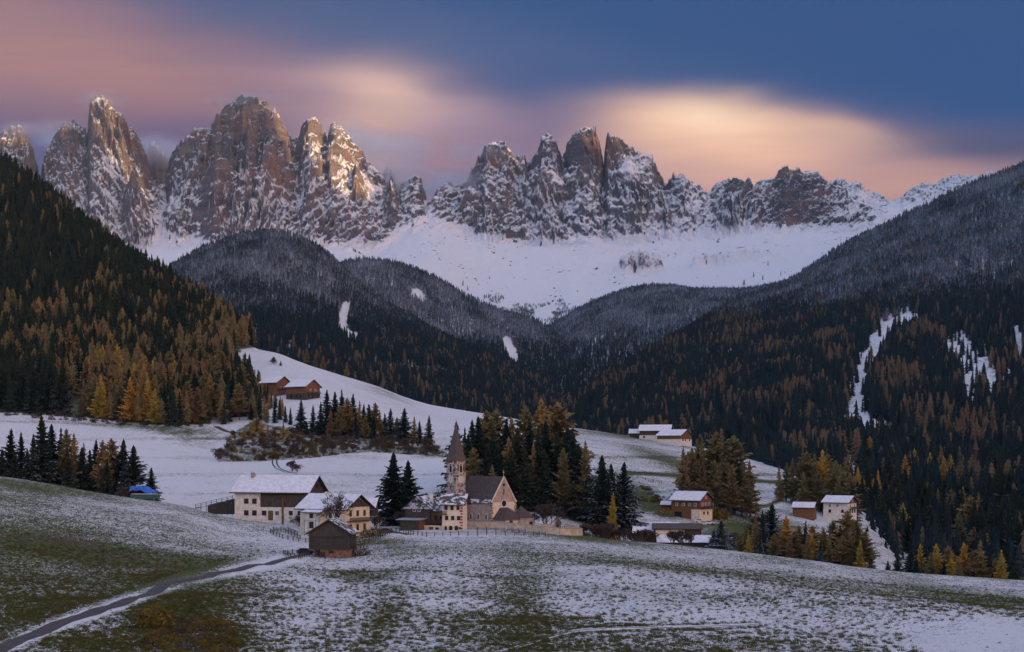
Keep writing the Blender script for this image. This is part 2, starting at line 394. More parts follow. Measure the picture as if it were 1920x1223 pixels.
def dispB(px, X, Y, z):
    return z + sstep(430, 520, Y) * (fbm(X / 90, Y / 90, 3, 15) * 1.6 + fbm(X / 14, Y / 14, 3, 16) * .3)
PB = lambda *v: list(zip([-250, 0, 200, 300, 440, 520, 600, 700, 800, 840, 900, 1000, 1100, 1200, 1300, 1400, 1480, 1560, 1640, 1700, 1800, 2200], v))
B = Land([
    (425, None, [(-250, -40), (1000, -36), (1200, -48), (2200, -70)]),
    (480, PB(925, 930, 935, 946, 937, 932, 936, 945, 950, 955, 955, 966, 990, 1008, 1018, 1030, 1042, 1062, 1085, 1105, 1120, 1140)),
    (560, PB(870, 880, 880, 887, 887, 882, 884, 892, 900, 902, 905, 922, 944, 962, 976, 988, 1000, 1014, 1040, 1068, 1100, 1130)),
    (640, PB(820, 830, 834, 840, 855, 848, 844, 845, 850, 855, 862, 882, 895, 906, 918, 930, 945, 965, 1004, 1046, 1085, 1120)),
    (720, PB(765, 772, 790, 796, 815, 815, 820, 825, 832, 834, 830, 840, 850, 864, 876, 890, 905, 930, 978, 1030, 1070, 1110)),
    (820, PB(725, 735, 745, 752, 757, 752, 750, 772, 792, 796, 800, 806, 820, 833, 846, 868, 888, 914, 965, 1020, 1060, 1100)),
    (950, PB(665, 680, 690, 698, 695, 694, 706, 738, 770, 774, 780, 793, 809, 823, 838, 861, 884, 912, 962, 1016, 1055, 1095)),
    ([(-250, 1800), (0, 1700), (100, 1600), (300, 1400), (440, 1200), (520, 1100), (600, 1040), (1000, 1040), (2200, 1000)],
     [(-250, 240), (0, 335), (100, 400), (200, 478), (300, 540), (400, 602), (440, 628), (480, 655), (520, 664), (560, 680), (600, 693), (700, 721), (800, 758), (840, 766), (900, 776), (1000, 790), (1100, 806),
      (1200, 821), (1300, 837), (1400, 860), (1480, 882), (1560, 910), (1640, 960), (1700, 1014), (1800, 1050), (2200, 1090)]),
    ([(-250, 2050), (0, 1950), (300, 1600), (520, 1300), (2200, 1200)], None,
     [(-250, 300), (0, 230), (200, 150), (440, 40), (600, -20), (1000, -40), (2200, -140)]),
], dispB)

def dispC(px, X, Y, z):
    return z + sstep(700, 900, Y) * (fbm(X / 260, Y / 260, 4, 25) * 16 + ridged(X / 500 + Y / 900, Y / 1400, 2, 26) * 14 * sstep(1000, 1800, Y))
C = Land([
    ([(900, 1050), (1400, 1050), (1450, 760), (1600, 600), (2200, 560)], [(900, 900), (1400, 905), (1450, 970), (1600, 1110), (2200, 1130)]),
    ([(900, 1300), (1350, 1150), (1450, 1000), (1600, 850), (2200, 850)], [(900, 860), (1250, 858), (1450, 900), (1600, 936), (1750, 960), (1920, 945), (2200, 930)]),
    ([(900, 1600), (1350, 1600), (1500, 1450), (2200, 1400)], [(900, 830), (1060, 808), (1150, 782), (1350, 762), (1600, 762), (1920, 742), (2200, 720)]),
    ([(900, 1800), (1060, 1800), (1150, 2000), (1350, 2300), (2200, 2200)], [(900, 830), (1060, 792), (1150, 735), (1250, 695), (1350, 662), (1600, 600), (1750, 562), (1920, 528), (2200, 470)]),
    ([(900, 2000), (1060, 2050), (1150, 2300), (1250, 2700), (1350, 3000), (1450, 3200), (1600, 3200), (1750, 3100), (1920, 3000), (2200, 2900)],
     [(900, 850), (1000, 815), (1060, 776), (1150, 714), (1250, 658), (1350, 608), (1450, 560), (1600, 478), (1750, 411), (1850, 366), (1920, 332), (2200, 215)]),
    (3600, None, [(900, -100), (1060, -20), (1250, 120), (1450, 260), (1600, 350), (1920, 480), (2200, 600)]),
], dispC)
def dispE(px, X, Y, z):
    return z + fbm(X / 300, Y / 300, 4, 35) * 20 + ridged(X / 420, Y / 1400, 2, 36) * 14
E1 = Land([
    (1400, 835), (1900, [(100, 760), (330, 705), (490, 690), (640, 702), (800, 742), (900, 772), (1000, 800), (1080, 828), (1200, 860)]),
    (2400, [(100, 660), (330, 592), (400, 565), (490, 552), (560, 562), (640, 592), (700, 628), (800, 672), (900, 716), (1000, 760), (1080, 802), (1200, 850)]),
    (2900, [(100, 580), (250, 548), (330, 518), (400, 484), (450, 464), (490, 459), (540, 466), (580, 482), (640, 520), (700, 575), (800, 626), (900, 674), (1000, 724), (1080, 775), (1200, 840)]),
    (3300, None, [(100, 180), (330, 270), (490, 330), (700, 200), (900, 100), (1200, -60)]),
], dispE)
E2 = Land([
    (2700, None, [(450, 230), (700, 150), (1200, 0)]), (3200, [(450, 610), (640, 600), (730, 592), (800, 622), (900, 662), (1000, 704), (1060, 742), (1120, 772), (1200, 805)]),
    (3700, [(450, 560), (600, 522), (640, 510), (690, 501), (730, 505), (800, 534), (900, 577), (1000, 616), (1060, 654), (1120, 698), (1200, 762)]),
    (4100, None, [(450, 240), (700, 330), (900, 250), (1200, 0)]),
], dispE)
D = Land([
    (2700, None, [(900, -10), (1100, 40), (1600, 120)]), (3200, [(900, 790), (1020, 742), (1100, 702), (1200, 666), (1300, 640), (1400, 615), (1500, 596), (1650, 570)]),
    (4200, [(900, 720), (950, 682), (1020, 632), (1100, 590), (1150, 570), (1200, 560), (1260, 555), (1300, 555), (1400, 560), (1500, 552), (1650, 540)]),
    (4500, None, [(900, 150), (1100, 330), (1650, 400)]),
], dispE)
PM = lambda *v: list(zip([-300, 0, 200, 310, 400, 500, 600, 700, 800, 900, 1000, 1100, 1200, 1300, 1400, 1500, 1600, 1700, 1800, 1920, 2200], v))
def dispM(px, X, Y, z):
    return z + fbm(X / 300, Y / 300, 4, 45) * 14 + ridged(X / 220, Y / 900, 3, 46) * 10 * sstep(4600, 5400, Y)
MB = Land([
    (3900, PM(690, 690, 690, 690, 690, 690, 690, 690, 690, 690, 690, 690, 690, 690, 690, 690, 690, 690, 690, 690, 690)),
    (4600, PM(560, 560, 530, 512, 510, 506, 504, 512, 552, 592, 612, 604, 585, 568, 562, 545, 505, 470, 430, 400, 380)),
    (5200, PM(500, 500, 492, 492, 486, 482, 490, 500, 502, 535, 548, 546, 540, 525, 512, 496, 470, 430, 400, 375, 350)),
    (5800, PM(450, 450, 474, 468, 464, 456, 468, 478, 452, 462, 472, 468, 470, 470, 458, 452, 440, 415, 382, 355, 330)),
    (6200, PM(420, 420, 445, 430, 440, 440, 445, 445, 415, 440, 450, 445, 440, 438, 430, 425, 415, 395, 365, 345, 320)),
    (6650, PM(420, 420, 420, 415, 420, 420, 420, 420, 379, 420, 420, 420, 420, 420, 420, 418, 405, 390, 362, 342, 320)),
    (7300, PM(480, 480, 480, 480, 480, 480, 480, 480, 470, 480, 480, 480, 480, 480, 480, 480, 480, 480, 480, 480, 480)),
], dispM)

# --- rock walls: (ridge depth, footprint depth, outline in px/row, strength of roughness)
SKY_L = [(-300, 360), (-150, 320), (-60, 300), (-20, 280), (3, 250), (20, 238), (40, 238), (52, 252), (62, 280), (72, 318), (77, 352), (83, 300), (88, 285), (100, 262), (118, 234), (140, 229), (152, 240), (161, 242), (163, 262),
         (167, 205), (171, 186), (180, 182), (195, 182), (204, 193), (215, 210), (235, 228), (248, 242), (262, 262), (272, 290), (282, 325), (296, 352), (310, 345), (318, 295), (332, 270), (350, 257), (366, 243), (385, 246), (396, 240), (410, 214), (430, 196), (448, 183),
         (475, 182), (495, 190), (515, 210), (533, 236), (548, 262), (558, 256), (568, 234), (585, 222), (597, 230), (606, 246), (614, 258), (620, 236), (630, 230), (645, 244), (665, 270), (685, 293), (700, 312), (718, 335), (728, 352), (733, 333), (738, 345), (745, 368), (752, 352), (765, 338), (776, 330), (786, 345), (794, 368), (800, 392), (812, 420), (830, 470), (900, 600)]
SKY_R = [(760, 600), (790, 440), (804, 382), (815, 364), (840, 352), (862, 352), (870, 342), (886, 336), (894, 312), (897, 302), (903, 300), (908, 276), (930, 266), (948, 268), (953, 288), (965, 297), (977, 292), (983, 287), (989, 308), (995, 300), (1004, 286), (1012, 276), (1015, 258),
         (1028, 253), (1040, 262), (1047, 283), (1053, 303), (1057, 285), (1066, 262), (1080, 247), (1098, 240), (1114, 244), (1124, 268), (1130, 300), (1134, 326), (1137, 285), (1141, 262), (1155, 260), (1175, 270), (1190, 282), (1207, 291), (1222, 292), (1229, 312), (1240, 344), (1246, 352), (1262, 337),
         (1277, 326), (1292, 340), (1310, 352), (1330, 366), (1338, 356), (1350, 343), (1375, 336), (1405, 336), (1415, 350), (1428, 343), (1450, 336), (1472, 321), (1490, 318), (1512, 321), (1534, 322), (1541, 340), (1562, 342), (1580, 340), (1592, 347), (1613, 346), (1620, 360), (1645, 369), (1660, 381), (1690, 376),
         (1700, 362), (1730, 347), (1762, 346), (1790, 337), (1830, 336), (1870, 330), (1885, 336), (1920, 322), (2060, 290), (2300, 300)]
WALLS = [
    # towers standing behind, half in mist
    (7000, 260, [(255, 420), (268, 275), (285, 262), (300, 272), (318, 300), (330, 420)]),
    (6900, 260, [(700, 420), (715, 318), (730, 310), (748, 345), (760, 330), (770, 335), (800, 420)]),
    (6540, 760, SKY_L), (6580, 740, SKY_R),
    # spurs and pyramids in front
    (6130, 330, [(205, 450), (224, 405), (236, 350), (248, 316), (262, 350), (280, 392), (302, 440), (315, 470)]),
    (6100, 340, [(318, 460), (330, 405), (345, 372), (369, 357), (390, 315), (408, 285), (430, 310), (455, 332), (472, 350), (477, 400), (490, 450)]),
    (6440, 330, [(392, 440), (410, 340), (432, 262), (455, 206), (470, 240), (482, 300), (496, 350), (512, 440)]),
    (6400, 300, [(345, 440), (352, 350), (366, 290), (384, 262), (398, 300), (410, 345), (420, 420)]),
    (6440, 330, [(18, 440), (32, 330), (45, 268), (60, 300), (78, 380), (90, 440)]),
    (6420, 320, [(78, 440), (95, 350), (112, 300), (128, 262), (142, 300), (152, 360), (160, 440)]),
    (6430, 320, [(232, 440), (240, 340), (250, 285), (262, 300), (275, 350), (290, 420)]),
    (6400, 300, [(100, 440), (130, 395), (160, 330), (185, 275), (205, 300), (225, 330), (240, 420)]),
    (6380, 320, [(470, 450), (488, 380), (500, 330), (512, 262), (528, 300), (548, 345), (556, 420)]),
    (6400, 330, [(556, 430), (570, 352), (584, 280), (596, 318), (606, 345), (622, 372), (640, 440)]),
    (6380, 360, [(612, 420), (622, 340), (638, 290), (650, 322), (666, 345), (690, 366), (712, 392), (740, 440)]),
    (6340, 300, [(640, 440), (655, 340), (668, 300), (680, 330), (700, 372), (730, 410), (750, 450)]),
    (6120, 330, [(588, 480), (601, 440), (622, 418), (648, 400), (664, 402), (681, 416), (700, 440), (715, 425), (735, 430), (760, 445), (789, 466), (815, 500)]),
    (5900, 240, [(560, 500), (610, 474), (640, 462), (662, 456), (690, 470), (720, 480), (760, 500)]),
    (6330, 340, [(700, 420), (722, 370), (733, 338), (745, 372), (758, 390), (775, 372), (790, 400), (800, 440)]),
    (6300, 330, [(815, 450), (846, 405), (868, 370), (889, 350), (905, 372), (930, 398), (950, 450)]),
    (6330, 360, [(880, 480), (905, 440), (932, 404), (955, 372), (985, 345), (1010, 322), (1029, 312), (1045, 330), (1069, 357), (1080, 400), (1091, 437), (1100, 470)]),
    (6200, 300, [(1010, 480), (1038, 446), (1060, 405), (1084, 374), (1096, 400), (1104, 440), (1112, 480)]),
    (6350, 380, [(1095, 470), (1108, 420), (1122, 370), (1150, 322), (1178, 296), (1200, 318), (1225, 345), (1240, 366), (1262, 420), (1280, 470)]),
    (6200, 280, [(1110, 490), (1120, 430), (1150, 410), (1180, 400), (1205, 425), (1230, 436), (1255, 455), (1270, 490)]),
    (6250, 300, [(1215, 480), (1232, 440), (1245, 405), (1252, 382), (1262, 410), (1275, 445), (1290, 480)]),
    (6300, 330, [(1285, 470), (1310, 430), (1345, 380), (1365, 352), (1400, 352), (1425, 372), (1440, 400), (1446, 450)]),
    (6080, 260, [(1440, 500), (1470, 470), (1500, 440), (1540, 410), (1580, 398), (1630, 388), (1650, 392), (1656, 430), (1675, 470)]),
    (6250, 260, [(1640, 440), (1665, 410), (1700, 385), (1730, 372), (1770, 372), (1830, 358), (1880, 352), (1940, 360)]),
    (5450, 45, [(1140, 530), (1150, 498), (1165, 478), (1200, 470), (1240, 478), (1255, 520)]),
    (5450, 50, [(1270, 515), (1305, 478), (1350, 472), (1400, 466), (1440, 466), (1475, 474), (1500, 500), (1510, 515)]),
    (5700, 50, [(1120, 480), (1135, 462), (1160, 462), (1175, 480)]),
]
def mountain_z(px, Y):
    X = (px - 960) / F * Y
    zb = MB.z(px, Y)
    wx = fbm(X / 140, Y / 200, 3, 51) * 15 + fbm(X / 40, Y / 60, 2, 52) * 5
    wy = fbm(X / 200, Y / 120, 3, 53) * 60
    kx = .9 * np.sin(X / 330. + 2.2 * fbm(X / 600, X * 0, 2, 54) + .6)
    Xr = X + kx * (Y - 6350) + 25 * fbm(X / 60, Y / 60, 2, 55)
    wy = wy + 62 * ridged(Xr / 125, Y / 420, 2, 56) + 34 * ridged(Xr / 46, Y / 160, 2, 57) + 13 * ridged(Xr / 17, Y / 60, 2, 58)
    ck = np.abs(perlin(Xr / 75, Y / 500, 59)); wy = wy - 45 * np.exp(-ck / .045)
    ck = np.abs(perlin(Xr / 28, Y / 240, 62)); wy = wy - 18 * np.exp(-ck / .08)
    wy = wy - 20
    rock = np.zeros_like(zb); z = zb.copy(); over = np.full_like(zb, -1e9)
    for k, (Yw, D, out) in enumerate(WALLS):
        ox = [a for a, b in out]; oy = [b for a, b in out]
        lo, hi = ox[0], ox[-1]
        sel = (px > lo - 25) & (px < hi + 25) & (Y > Yw - D - 140) & (Y < Yw + 320)
        if not sel.any(): continue
        p, y, b = px[sel], Y[sel], zb[sel]
        jit = (fbm(p / 8, p * 0 + k * 3.3, 3, 60) * 2.4)           # crags along the crest
        top0 = np.interp(p, ox, oy)
        Yr = Yw + (top0 - np.mean(oy)) * .9 + fbm(p / 30, p * 0 + k, 2, 61) * 35
        d = Yr - y
        soft = sstep(0, 90, d) * min(1., D / 300.)
        pw = p + wx[sel] * soft
        top = (HZ - (np.interp(pw, ox, oy) + jit * (1 - .4 * soft))) / F * (Yr * (1 - soft) + Yw * soft) - 14 * (1 - soft)
        dd = d + wy[sel] * soft
        t = np.clip(dd / D, 0, 1)
        f = (1 - t) ** 1.75
        base = b - 12
        zz = np.where(d >= 0, base + (top - base) * f, top - (-d) * 2.2)
        zz = np.where(top < b - 5, -1e9, zz)
        over[sel] = np.maximum(over[sel], zz)
    m = sstep(0, 30, over - zb)
    a = m * sstep(-1, 1, 1 + 0 * m)
    z = np.where(over > zb, over, zb)
    # gullies, ribs and ledges; quiet along the crests so that the skyline stays
    crest = 0.32
    g1 = ridged(X / 95 + wx * .02, Y / 260, 3, 71); g2 = ridged(X / 30 + z / 90, Y / 110, 3, 72); g3 = fbm(X / 11, Y / 16 + z / 30, 3, 73)
    H = np.clip((over - zb) / 250, 0, 1)
    z = z + m * (g1 * 16 * sstep(0, .4, H) * (1 - .2 * sstep(.5, 1.4, (over - zb) / 450)) + g2 * 12 + g3 * 5)
    dr = np.maximum(ridged((X + .75 * z) / 210, Y / 700, 3, 78), ridged((X - .8 * z) / 240, Y / 700, 3, 79))
    z = z + m * (dr - .35) * 18 * sstep(0, .5, H)
    til = .55 * np.sin(X / 420. + 1.3) + .25
    q = (z + til * (X + 200 * fbm(X / 300, Y / 300, 2, 77)) * .9 + fbm(X / 90, Y / 90, 3, 75) * 60) / 58.0
    z = z + m * 5.0 * np.sin(2 * np.pi * q)
    q = (z - .6 * X + fbm(X / 50, Y / 50, 2, 76) * 26) / 27.0
    z = z + m * 2.6 * np.sin(2 * np.pi * q)
    return z, m

PXM = np.linspace(-260, 2180, 1500)
def build_mountains():
    rows = np.concatenate([np.linspace(4000, 5350, 60, endpoint=False), np.linspace(5350, 5700, 60, endpoint=False), np.linspace(5700, 6720, 330, endpoint=False), np.linspace(6720, 7300, 30)])
    P, Y = np.meshgrid(PXM, rows)
    z, m = mountain_z(P, Y); X = (P - 960) / F * Y
    py = HZ - z / Y * F
    # talus fields are all snow; scattered blocks and thin patches show through
    snow = (1 - m) * (.72 + 0 * z) + m * .0
    speck = sstep(.26, .45, fbm(X / 16, Y / 34, 3, 81) + .25 * fbm(X / 60, Y / 200, 2, 86)) * sstep(-.2, .2, fbm(X / 240, Y / 240, 2, 82)) * (1 - m)
    snow = snow - 1.35 * speck
    snow = snow - .16 * (1 - m) * (ridged(X / 70 + fbm(X / 200, Y / 200, 2, 87) * 1.5, Y / 700, 2, 88) > .55)
    low = sstep(535, 585, py) * sstep(-.15, .2, fbm(X / 70, Y / 200, 3, 83)) * (1 - m)
    snow = snow - 1.1 * low
    snow = snow - .03 * m * sstep(320, 250, py) - .09 * m * sstep(900, 780, P) * sstep(360, 300, py)        # wind-blown tops carry less
    snow = snow + .06 * m * sstep(700, 500, P) * sstep(300, 380, py) + .07 * m * sstep(900, 1100, P)
    for cx, cy, sx, sy in ((586, 285, 20, 60), (640, 305, 26, 66), (692, 345, 26, 44), (205, 300, 26, 34), (1045, 330, 18, 14), (1620, 365, 26, 14), (1180, 320, 20, 20)):
        snow = snow + .34 * blob(P, py, cx, cy, sx, sy) * m  # snow on the sunlit flanks, thickened so the evening glow reads brighter
    snow = snow + m * (.30 * blob(P, py, 1205, 482, 60, 16) + .25 * blob(P, py, 1380, 476, 120, 16))
    for cx, cy, sx, sy in ((1490, 385, 62, 62), (1385, 345, 30, 14), (1160, 270, 40, 16), (1095, 275, 35, 30)):
        snow = snow - .45 * blob(P, py, cx, cy, sx, sy) * m
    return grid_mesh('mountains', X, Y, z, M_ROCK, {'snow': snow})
build_mountains()
ROAD = [(-80, 1262), (0, 1219), (60, 1192), (120, 1166), (180, 1147), (240, 1126), (300, 1103), (350, 1088), (400, 1077), (460, 1065), (520, 1053), (572, 1040)]
TRACK = [(930, 1224), (985, 1210), (1040, 1193), (1090, 1182), (1200, 1178), (1320, 1176), (1420, 1172)]
def attrA(P, py, X, Y, Z):
    s = .475 + .08 * sstep(1040, 1110, py)
    s = s + .22 * blob(P, py, 560, 1010, 190, 40) + .2 * blob(P, py, 620, 1110, 120, 60, -30) + .2 * blob(P, py, 1200, 1060, 280, 26, 6) + .12 * blob(P, py, 1050, 1130, 160, 60)
    s = s + .35 * blob(P, py, 1860, 1200, 200, 50) + .16 * blob(P, py, 1450, 1160, 300, 70) + .14 * blob(P, py, 820, 1120, 70, 110, 15)
    s = s + .30 * blob(P, py, 800, 1002, 200, 8)
    for cx, cy, sx, sy, rot, k in ((150, 1030, 210, 28, 9, .50), (-20, 1090, 150, 50, 0, .26), (330, 1085, 110, 22, -14, .55), (90, 1150, 110, 30, -20, .34), (320, 1150, 120, 34, -14, .55),
                              (200, 1215, 120, 26, 0, .22), (980, 1130, 50, 80, -28, .26), (1000, 1200, 110, 26, 0, .2), (720, 1020, 60, 14, 0, .40), (1130, 1052, 260, 11, 5, .24), (1500, 1090, 420, 12, 6, .24),
                              (1110, 1008, 120, 7, 5, .45), (1860, 1125, 200, 14, 5, .3), (720, 1160, 26, 60, 30, .2), (660, 1080, 60, 14, 0, .5), (420, 1200, 60, 30, 0, .4), (0, 905, 220, 9, 8, .3), (60, 960, 240, 30, 10, .08),
                              (850, 1160, 70, 60, 0, .1)):
        s = s - k * blob(P, py, cx, cy, sx, sy, rot)
    dr = polydist(P, py, ROAD); s = s + .38 * np.exp(-(np.maximum(dr - 7, 0) / 4.5) ** 2)
    dt = polydist(P, py, TRACK); s = s + .35 * np.exp(-(dt / 7) ** 2) - .45 * np.exp(-((dt - 5) / 2.2) ** 2)
    s = s + .16 * fbm(X / 30, Y / 30, 4, 91)
    return {'snow': s}
land_mesh('meadow', A, np.linspace(-260, 2180, 560), [6, 20, 60, 60, 60, 40, 24], M_MEADOW, attrA)

FOREST_L = [(-300, 800), (0, 772), (60, 776), (140, 780), (240, 792), (330, 798), (395, 795), (400, 760), (440, 690), (452, 655), (475, 652), (520, 660), (700, 690), (700, 300), (-300, 0)]
BANK = [(408, 866), (430, 815), (470, 792), (530, 800), (640, 822), (700, 826), (835, 846), (845, 858), (700, 848), (640, 852), (560, 862), (470, 866)]
def attrB(P, py, X, Y, Z):
    s = .90 + 0 * P + .16 * fbm(X / 40, Y / 40, 3, 92)
    s = s - .34 * blob(P, py, 350, 812, 110, 26, 6) * (.5 + ridged(X / 5, Y / 30, 2, 98)) - .3 * blob(P, py, 790, 850, 120, 8) - .22 * blob(P, py, 620, 905, 200, 14) - .25 * blob(P, py, 760, 800, 120, 6, 8)
    s = s - .16 * (np.sin(py / 5.2 + 1.5 * fbm(X / 60, Y / 90, 2, 101)) > .86) * sstep(800, 760, Y)
    f = inpoly(P, py, FOREST_L) & (Y > 660)
    s = np.where(f, .12 + .2 * fbm(X / 60, Y / 60, 2, 93), s)
    s = np.where(inpoly(P, py, BANK), .38 + .2 * fbm(X / 12, Y / 12, 2, 94), s)
    s = s - .26 * sstep(900, 1100, P) * sstep(775, 800, py)
    s = s - .3 * blob(P, py, 730, 740, 80, 12, 22) - .4 * blob(P, py, 1200, 820, 130, 6, 7) - .5 * blob(P, py, 1270, 870, 90, 12, 20) - .8 * blob(P, py, 1205, 935, 60, 16, 28)
    s = s - .4 * blob(P, py, 1450, 860, 120, 8, 12) - .35 * blob(P, py, 790, 838, 60, 6, 0) - .9 * blob(P, py, 1400, 1010, 80, 34, 0) - .4 * blob(P, py, 250, 800, 160, 8, 4)
    s = s - .8 * sstep(5, 0, polydist(P, py, [(1040, 918), (1130, 922), (1180, 926)])) * (np.abs(fbm(X / 6, Y / 6, 2, 95)) + .5)
    for l in ([(1170, 886), (1280, 893), (1400, 900), (1480, 906)], [(975, 935), (1010, 925), (1080, 926), (1160, 930), (1240, 940)], [(1330, 975), (1370, 955), (1440, 948), (1480, 930), (1560, 948)]):
        s = s - .75 * np.exp(-(polydist(P, py, l) / 3.0) ** 2)
    return {'snow': s}
land_mesh('hillside', B, np.linspace(-260, 2180, 520), [20, 34, 34, 34, 40, 30, 60, 6], M_MEADOW, attrB)

GULLIES = [[(1700, 600), (1670, 620), (1640, 650), (1620, 690), (1608, 740), (1600, 790), (1640, 805), (1670, 820)], [(1800, 665), (1830, 690), (1855, 712)], [(1815, 700), (1815, 745)], [(1590, 860), (1600, 900), (1610, 940)], [(1905, 620), (1915, 680)], [(1380, 655), (1362, 672)], [(1668, 604), (1730, 606)]]
def gdist(P, py):
    w = 8 * perlin(P / 16, py / 13, 300) + 7 * perlin(P / 6, py / 5, 301)
    return np.minimum.reduce([polydist(P, py, g) / r for g, r in zip(GULLIES, (19, 34, 12, 12, 8, 6, 9))]) + w / 14
def gully(P, py): return gdist(P, py) < .95
def attrC(P, py, X, Y, Z):
    return {'snow': .10 + (.58 + .2 * perlin(P / 5, py / 4, 302)) * sstep(1.5, .9, gdist(P, py)) + .45 * sstep(660, 520, py)}
land_mesh('right_slope', C, np.linspace(880, 2180, 520), [30, 60, 60, 50, 6], M_FLOOR, attrC)
CLEARE = [[(650, 575), (640, 620), (665, 635)], [(780, 550), (790, 560)], [(950, 640), (965, 680)], [(700, 690), (830, 700)]]
def attrE(P, py, X, Y, Z):
    s = .45 + .3 * fbm(X / 90, Y / 90, 2, 97)
    for l in CLEARE[:3]: s = np.where(polydist(P, py, l) < 9, .9, s)
    return {'snow': s}
land_mesh('valley_ridge', E1, np.linspace(90, 1210, 260), [8, 26, 26, 6], M_FLOOR, attrE)
land_mesh('far_ridge', E2, np.linspace(440, 1210, 180), [8, 26, 6], M_FLOOR, attrE)
land_mesh('basin_ridge', D, np.linspace(890, 1660, 180), [8, 36, 6], M_FLOOR, attrE)

# valley floor under everything, far out to the sides and behind the camera
def build_ground():
    X, Y = np.meshgrid(np.linspace(-9500, 9500, 80), np.linspace(-5500, 7600, 60))
    d = np.hypot(X * .9, np.maximum(np.abs(Y - 3000) - 3000, 0))
    Z = -170 + fbm(X / 1800, Y / 1800, 4, 99) * 60 + sstep(3000, 9000, np.abs(X)) * 500
    return grid_mesh('ground', X, Y, Z, M_FLOOR, {'snow': np.full(X.shape, .45)})
build_ground()

# added ridge, unseen to the west, profile shaped to shade all but peak patches
def build_shade_ridge():
    h = np.array([SUN_D.x, SUN_D.y]); h = h / np.hypot(*h); nn = np.array([-h[1], h[0]])
    te = math.tan(SUN_EL)
    sp = lambda px, Y=6330: nn[0] * (px - 960) / F * Y + nn[1] * Y
    # height above which the low sun still reaches, by column of the range
    tp = [(-250, 1700), (20, 1700), (175, 1700), (192, 1250), (232, 1260), (250, 1700), (285, 1760), (545, 1760), (560, 1110), (708, 1110), (725, 1330), (880, 1420), (905, 1280), (935, 1280), (960, 1480), (1020, 1450), (1035, 1250), (1055, 1250), (1070, 1600), (1150, 1600),
          (1168, 1270), (1192, 1270), (1205, 1420), (1222, 1200), (1250, 1200), (1270, 1420), (1590, 1420), (1605, 1130), (1640, 1130), (1660, 1400), (1950, 1400)]
    thr = [(-3500, 60), (-500, 60), (450, 130), (900, 560), (1500, 720), (3000, 950)] + [(sp(a), b) for a, b in tp] + [(sp(1950) + 900, 1500)]
    sm, sM = sp(-250) - 60, sp(1950) + 60
    s = np.concatenate([np.linspace(-3500, sm, 120, endpoint=False), np.linspace(sm, sM, 520, endpoint=False), np.linspace(sM, sM + 1500, 30)])
    lm = np.interp(s, [-3500, 0, 400, 3000, 4400, 8500], [0, 0, -250, -1000, -4600, -4600])       # how far east the shaded ground lies
    L = np.interp(s, [500, 3500], [2500, 600])
    top = np.interp(s, [a for a, b in thr], [b for a, b in thr]) + (L - lm) * te + fbm(s / 40, s * 0, 3, 111) * 22
    w = np.concatenate([np.linspace(-1500, -60, 24, endpoint=False), np.linspace(-60, 60, 13), np.linspace(60, 1500, 24)[1:]])
    S, W = np.meshgrid(s, w)
    Z = top[None] - np.abs(W) * 1.15 + sstep(0, 200, np.abs(W)) * ridged(S / 260, W / 500, 4, 112) * 110
    l = L + W; X = h[0] * l + nn[0] * S; Y = h[1] * l + nn[1] * S
    return grid_mesh('shade_ridge', X, Y, np.maximum(Z, -300), M_ROCK, {'snow': np.full(X.shape, .1)})
build_shade_ridge()
# ------------------------------------------------------------------ vegetation
def mat_needles(name, cols, frost, frost_z=None, rough=.9):
    m, n, b = new_mat(name); b.inputs['Roughness'].default_value = rough; b.inputs['Specular IOR Level'].default_value = .08
    oi = n.new('ShaderNodeObjectInfo'); g = n.new('ShaderNodeNewGeometry'); P = g.outputs['Position']
    r = oi.outputs['Random']
    cr = n.new('ShaderNodeValToRGB'); n.put(cr.inputs[0], r)
    e = cr.color_ramp.elements
    while len(e) < len(cols): e.new(.5)
    for i, c in enumerate(cols): e[i].position = i / (len(cols) - 1); e[i].color = (*c, 1)
    v = n.noise(P, .9, 2, .6)
    c = n.mix(n.mapr(v, .3, .7, 0., .42), cr.outputs[0], n.mix(.6, cr.outputs[0], (.012, .012, .008)))
    if frost or frost_z:
        nz = n.m('ABSOLUTE', n.sep(g.outputs['Normal'])[2])
        f = n.m('ADD', n.m('MULTIPLY', n.m('SUBTRACT', n.noise(P, 1.3, 2, .7), .5), 1.6), n.m('SUBTRACT', nz, .5))
        z = n.sep(P)[2]
        lvl = n.mapr(z, frost_z[0], frost_z[1], frost, frost_z[2]) if frost_z else frost
        big = n.m('MULTIPLY', n.m('SUBTRACT', n.noise(P, .012, 3, .6), .5), .9)
        s = n.mapr(n.m('ADD', n.m('ADD', f, lvl), big), .55, .95)
        c = n.mix(n.m('MULTIPLY', s, .6), c, (.43, .52, .67))
    n.l.new(c, b.inputs['Base Color'])
    return m
def mat_bark(name='bark', c0=(.06, .045, .035), c1=(.13, .10, .085), sc=3.):
    m, n, b = new_mat(name); g = n.new('ShaderNodeNewGeometry')
    v = n.noise(n.scalev(g.outputs['Position'], (1, 1, .25)), sc, 3, .6)
    n.l.new(n.mix(n.mapr(v, .35, .65), c0, c1), b.inputs['Base Color']); bump(n, b, v, .1); return m
M_SPRUCE = mat_needles('spruce_needles', [(.010, .020, .016), (.020, .033, .022), (.034, .042, .024)], .26)
M_SPRUCE_F = mat_needles('frosted_spruce_needles', [(.008, .020, .028), (.014, .030, .038), (.026, .036, .038)], .08, (90., 330., .95))
M_LARCH = mat_needles('larch_needles', [(.18, .122, .064), (.23, .165, .078), (.20, .170, .078), (.15, .14, .070), (.27, .185, .072)], .0)
M_LARCH_F = mat_needles('high_larch_needles', [(.16, .10, .062), (.12, .085, .058), (.17, .125, .07), (.09, .08, .055), (.13, .08, .055)], .05, (120., 330., .6))
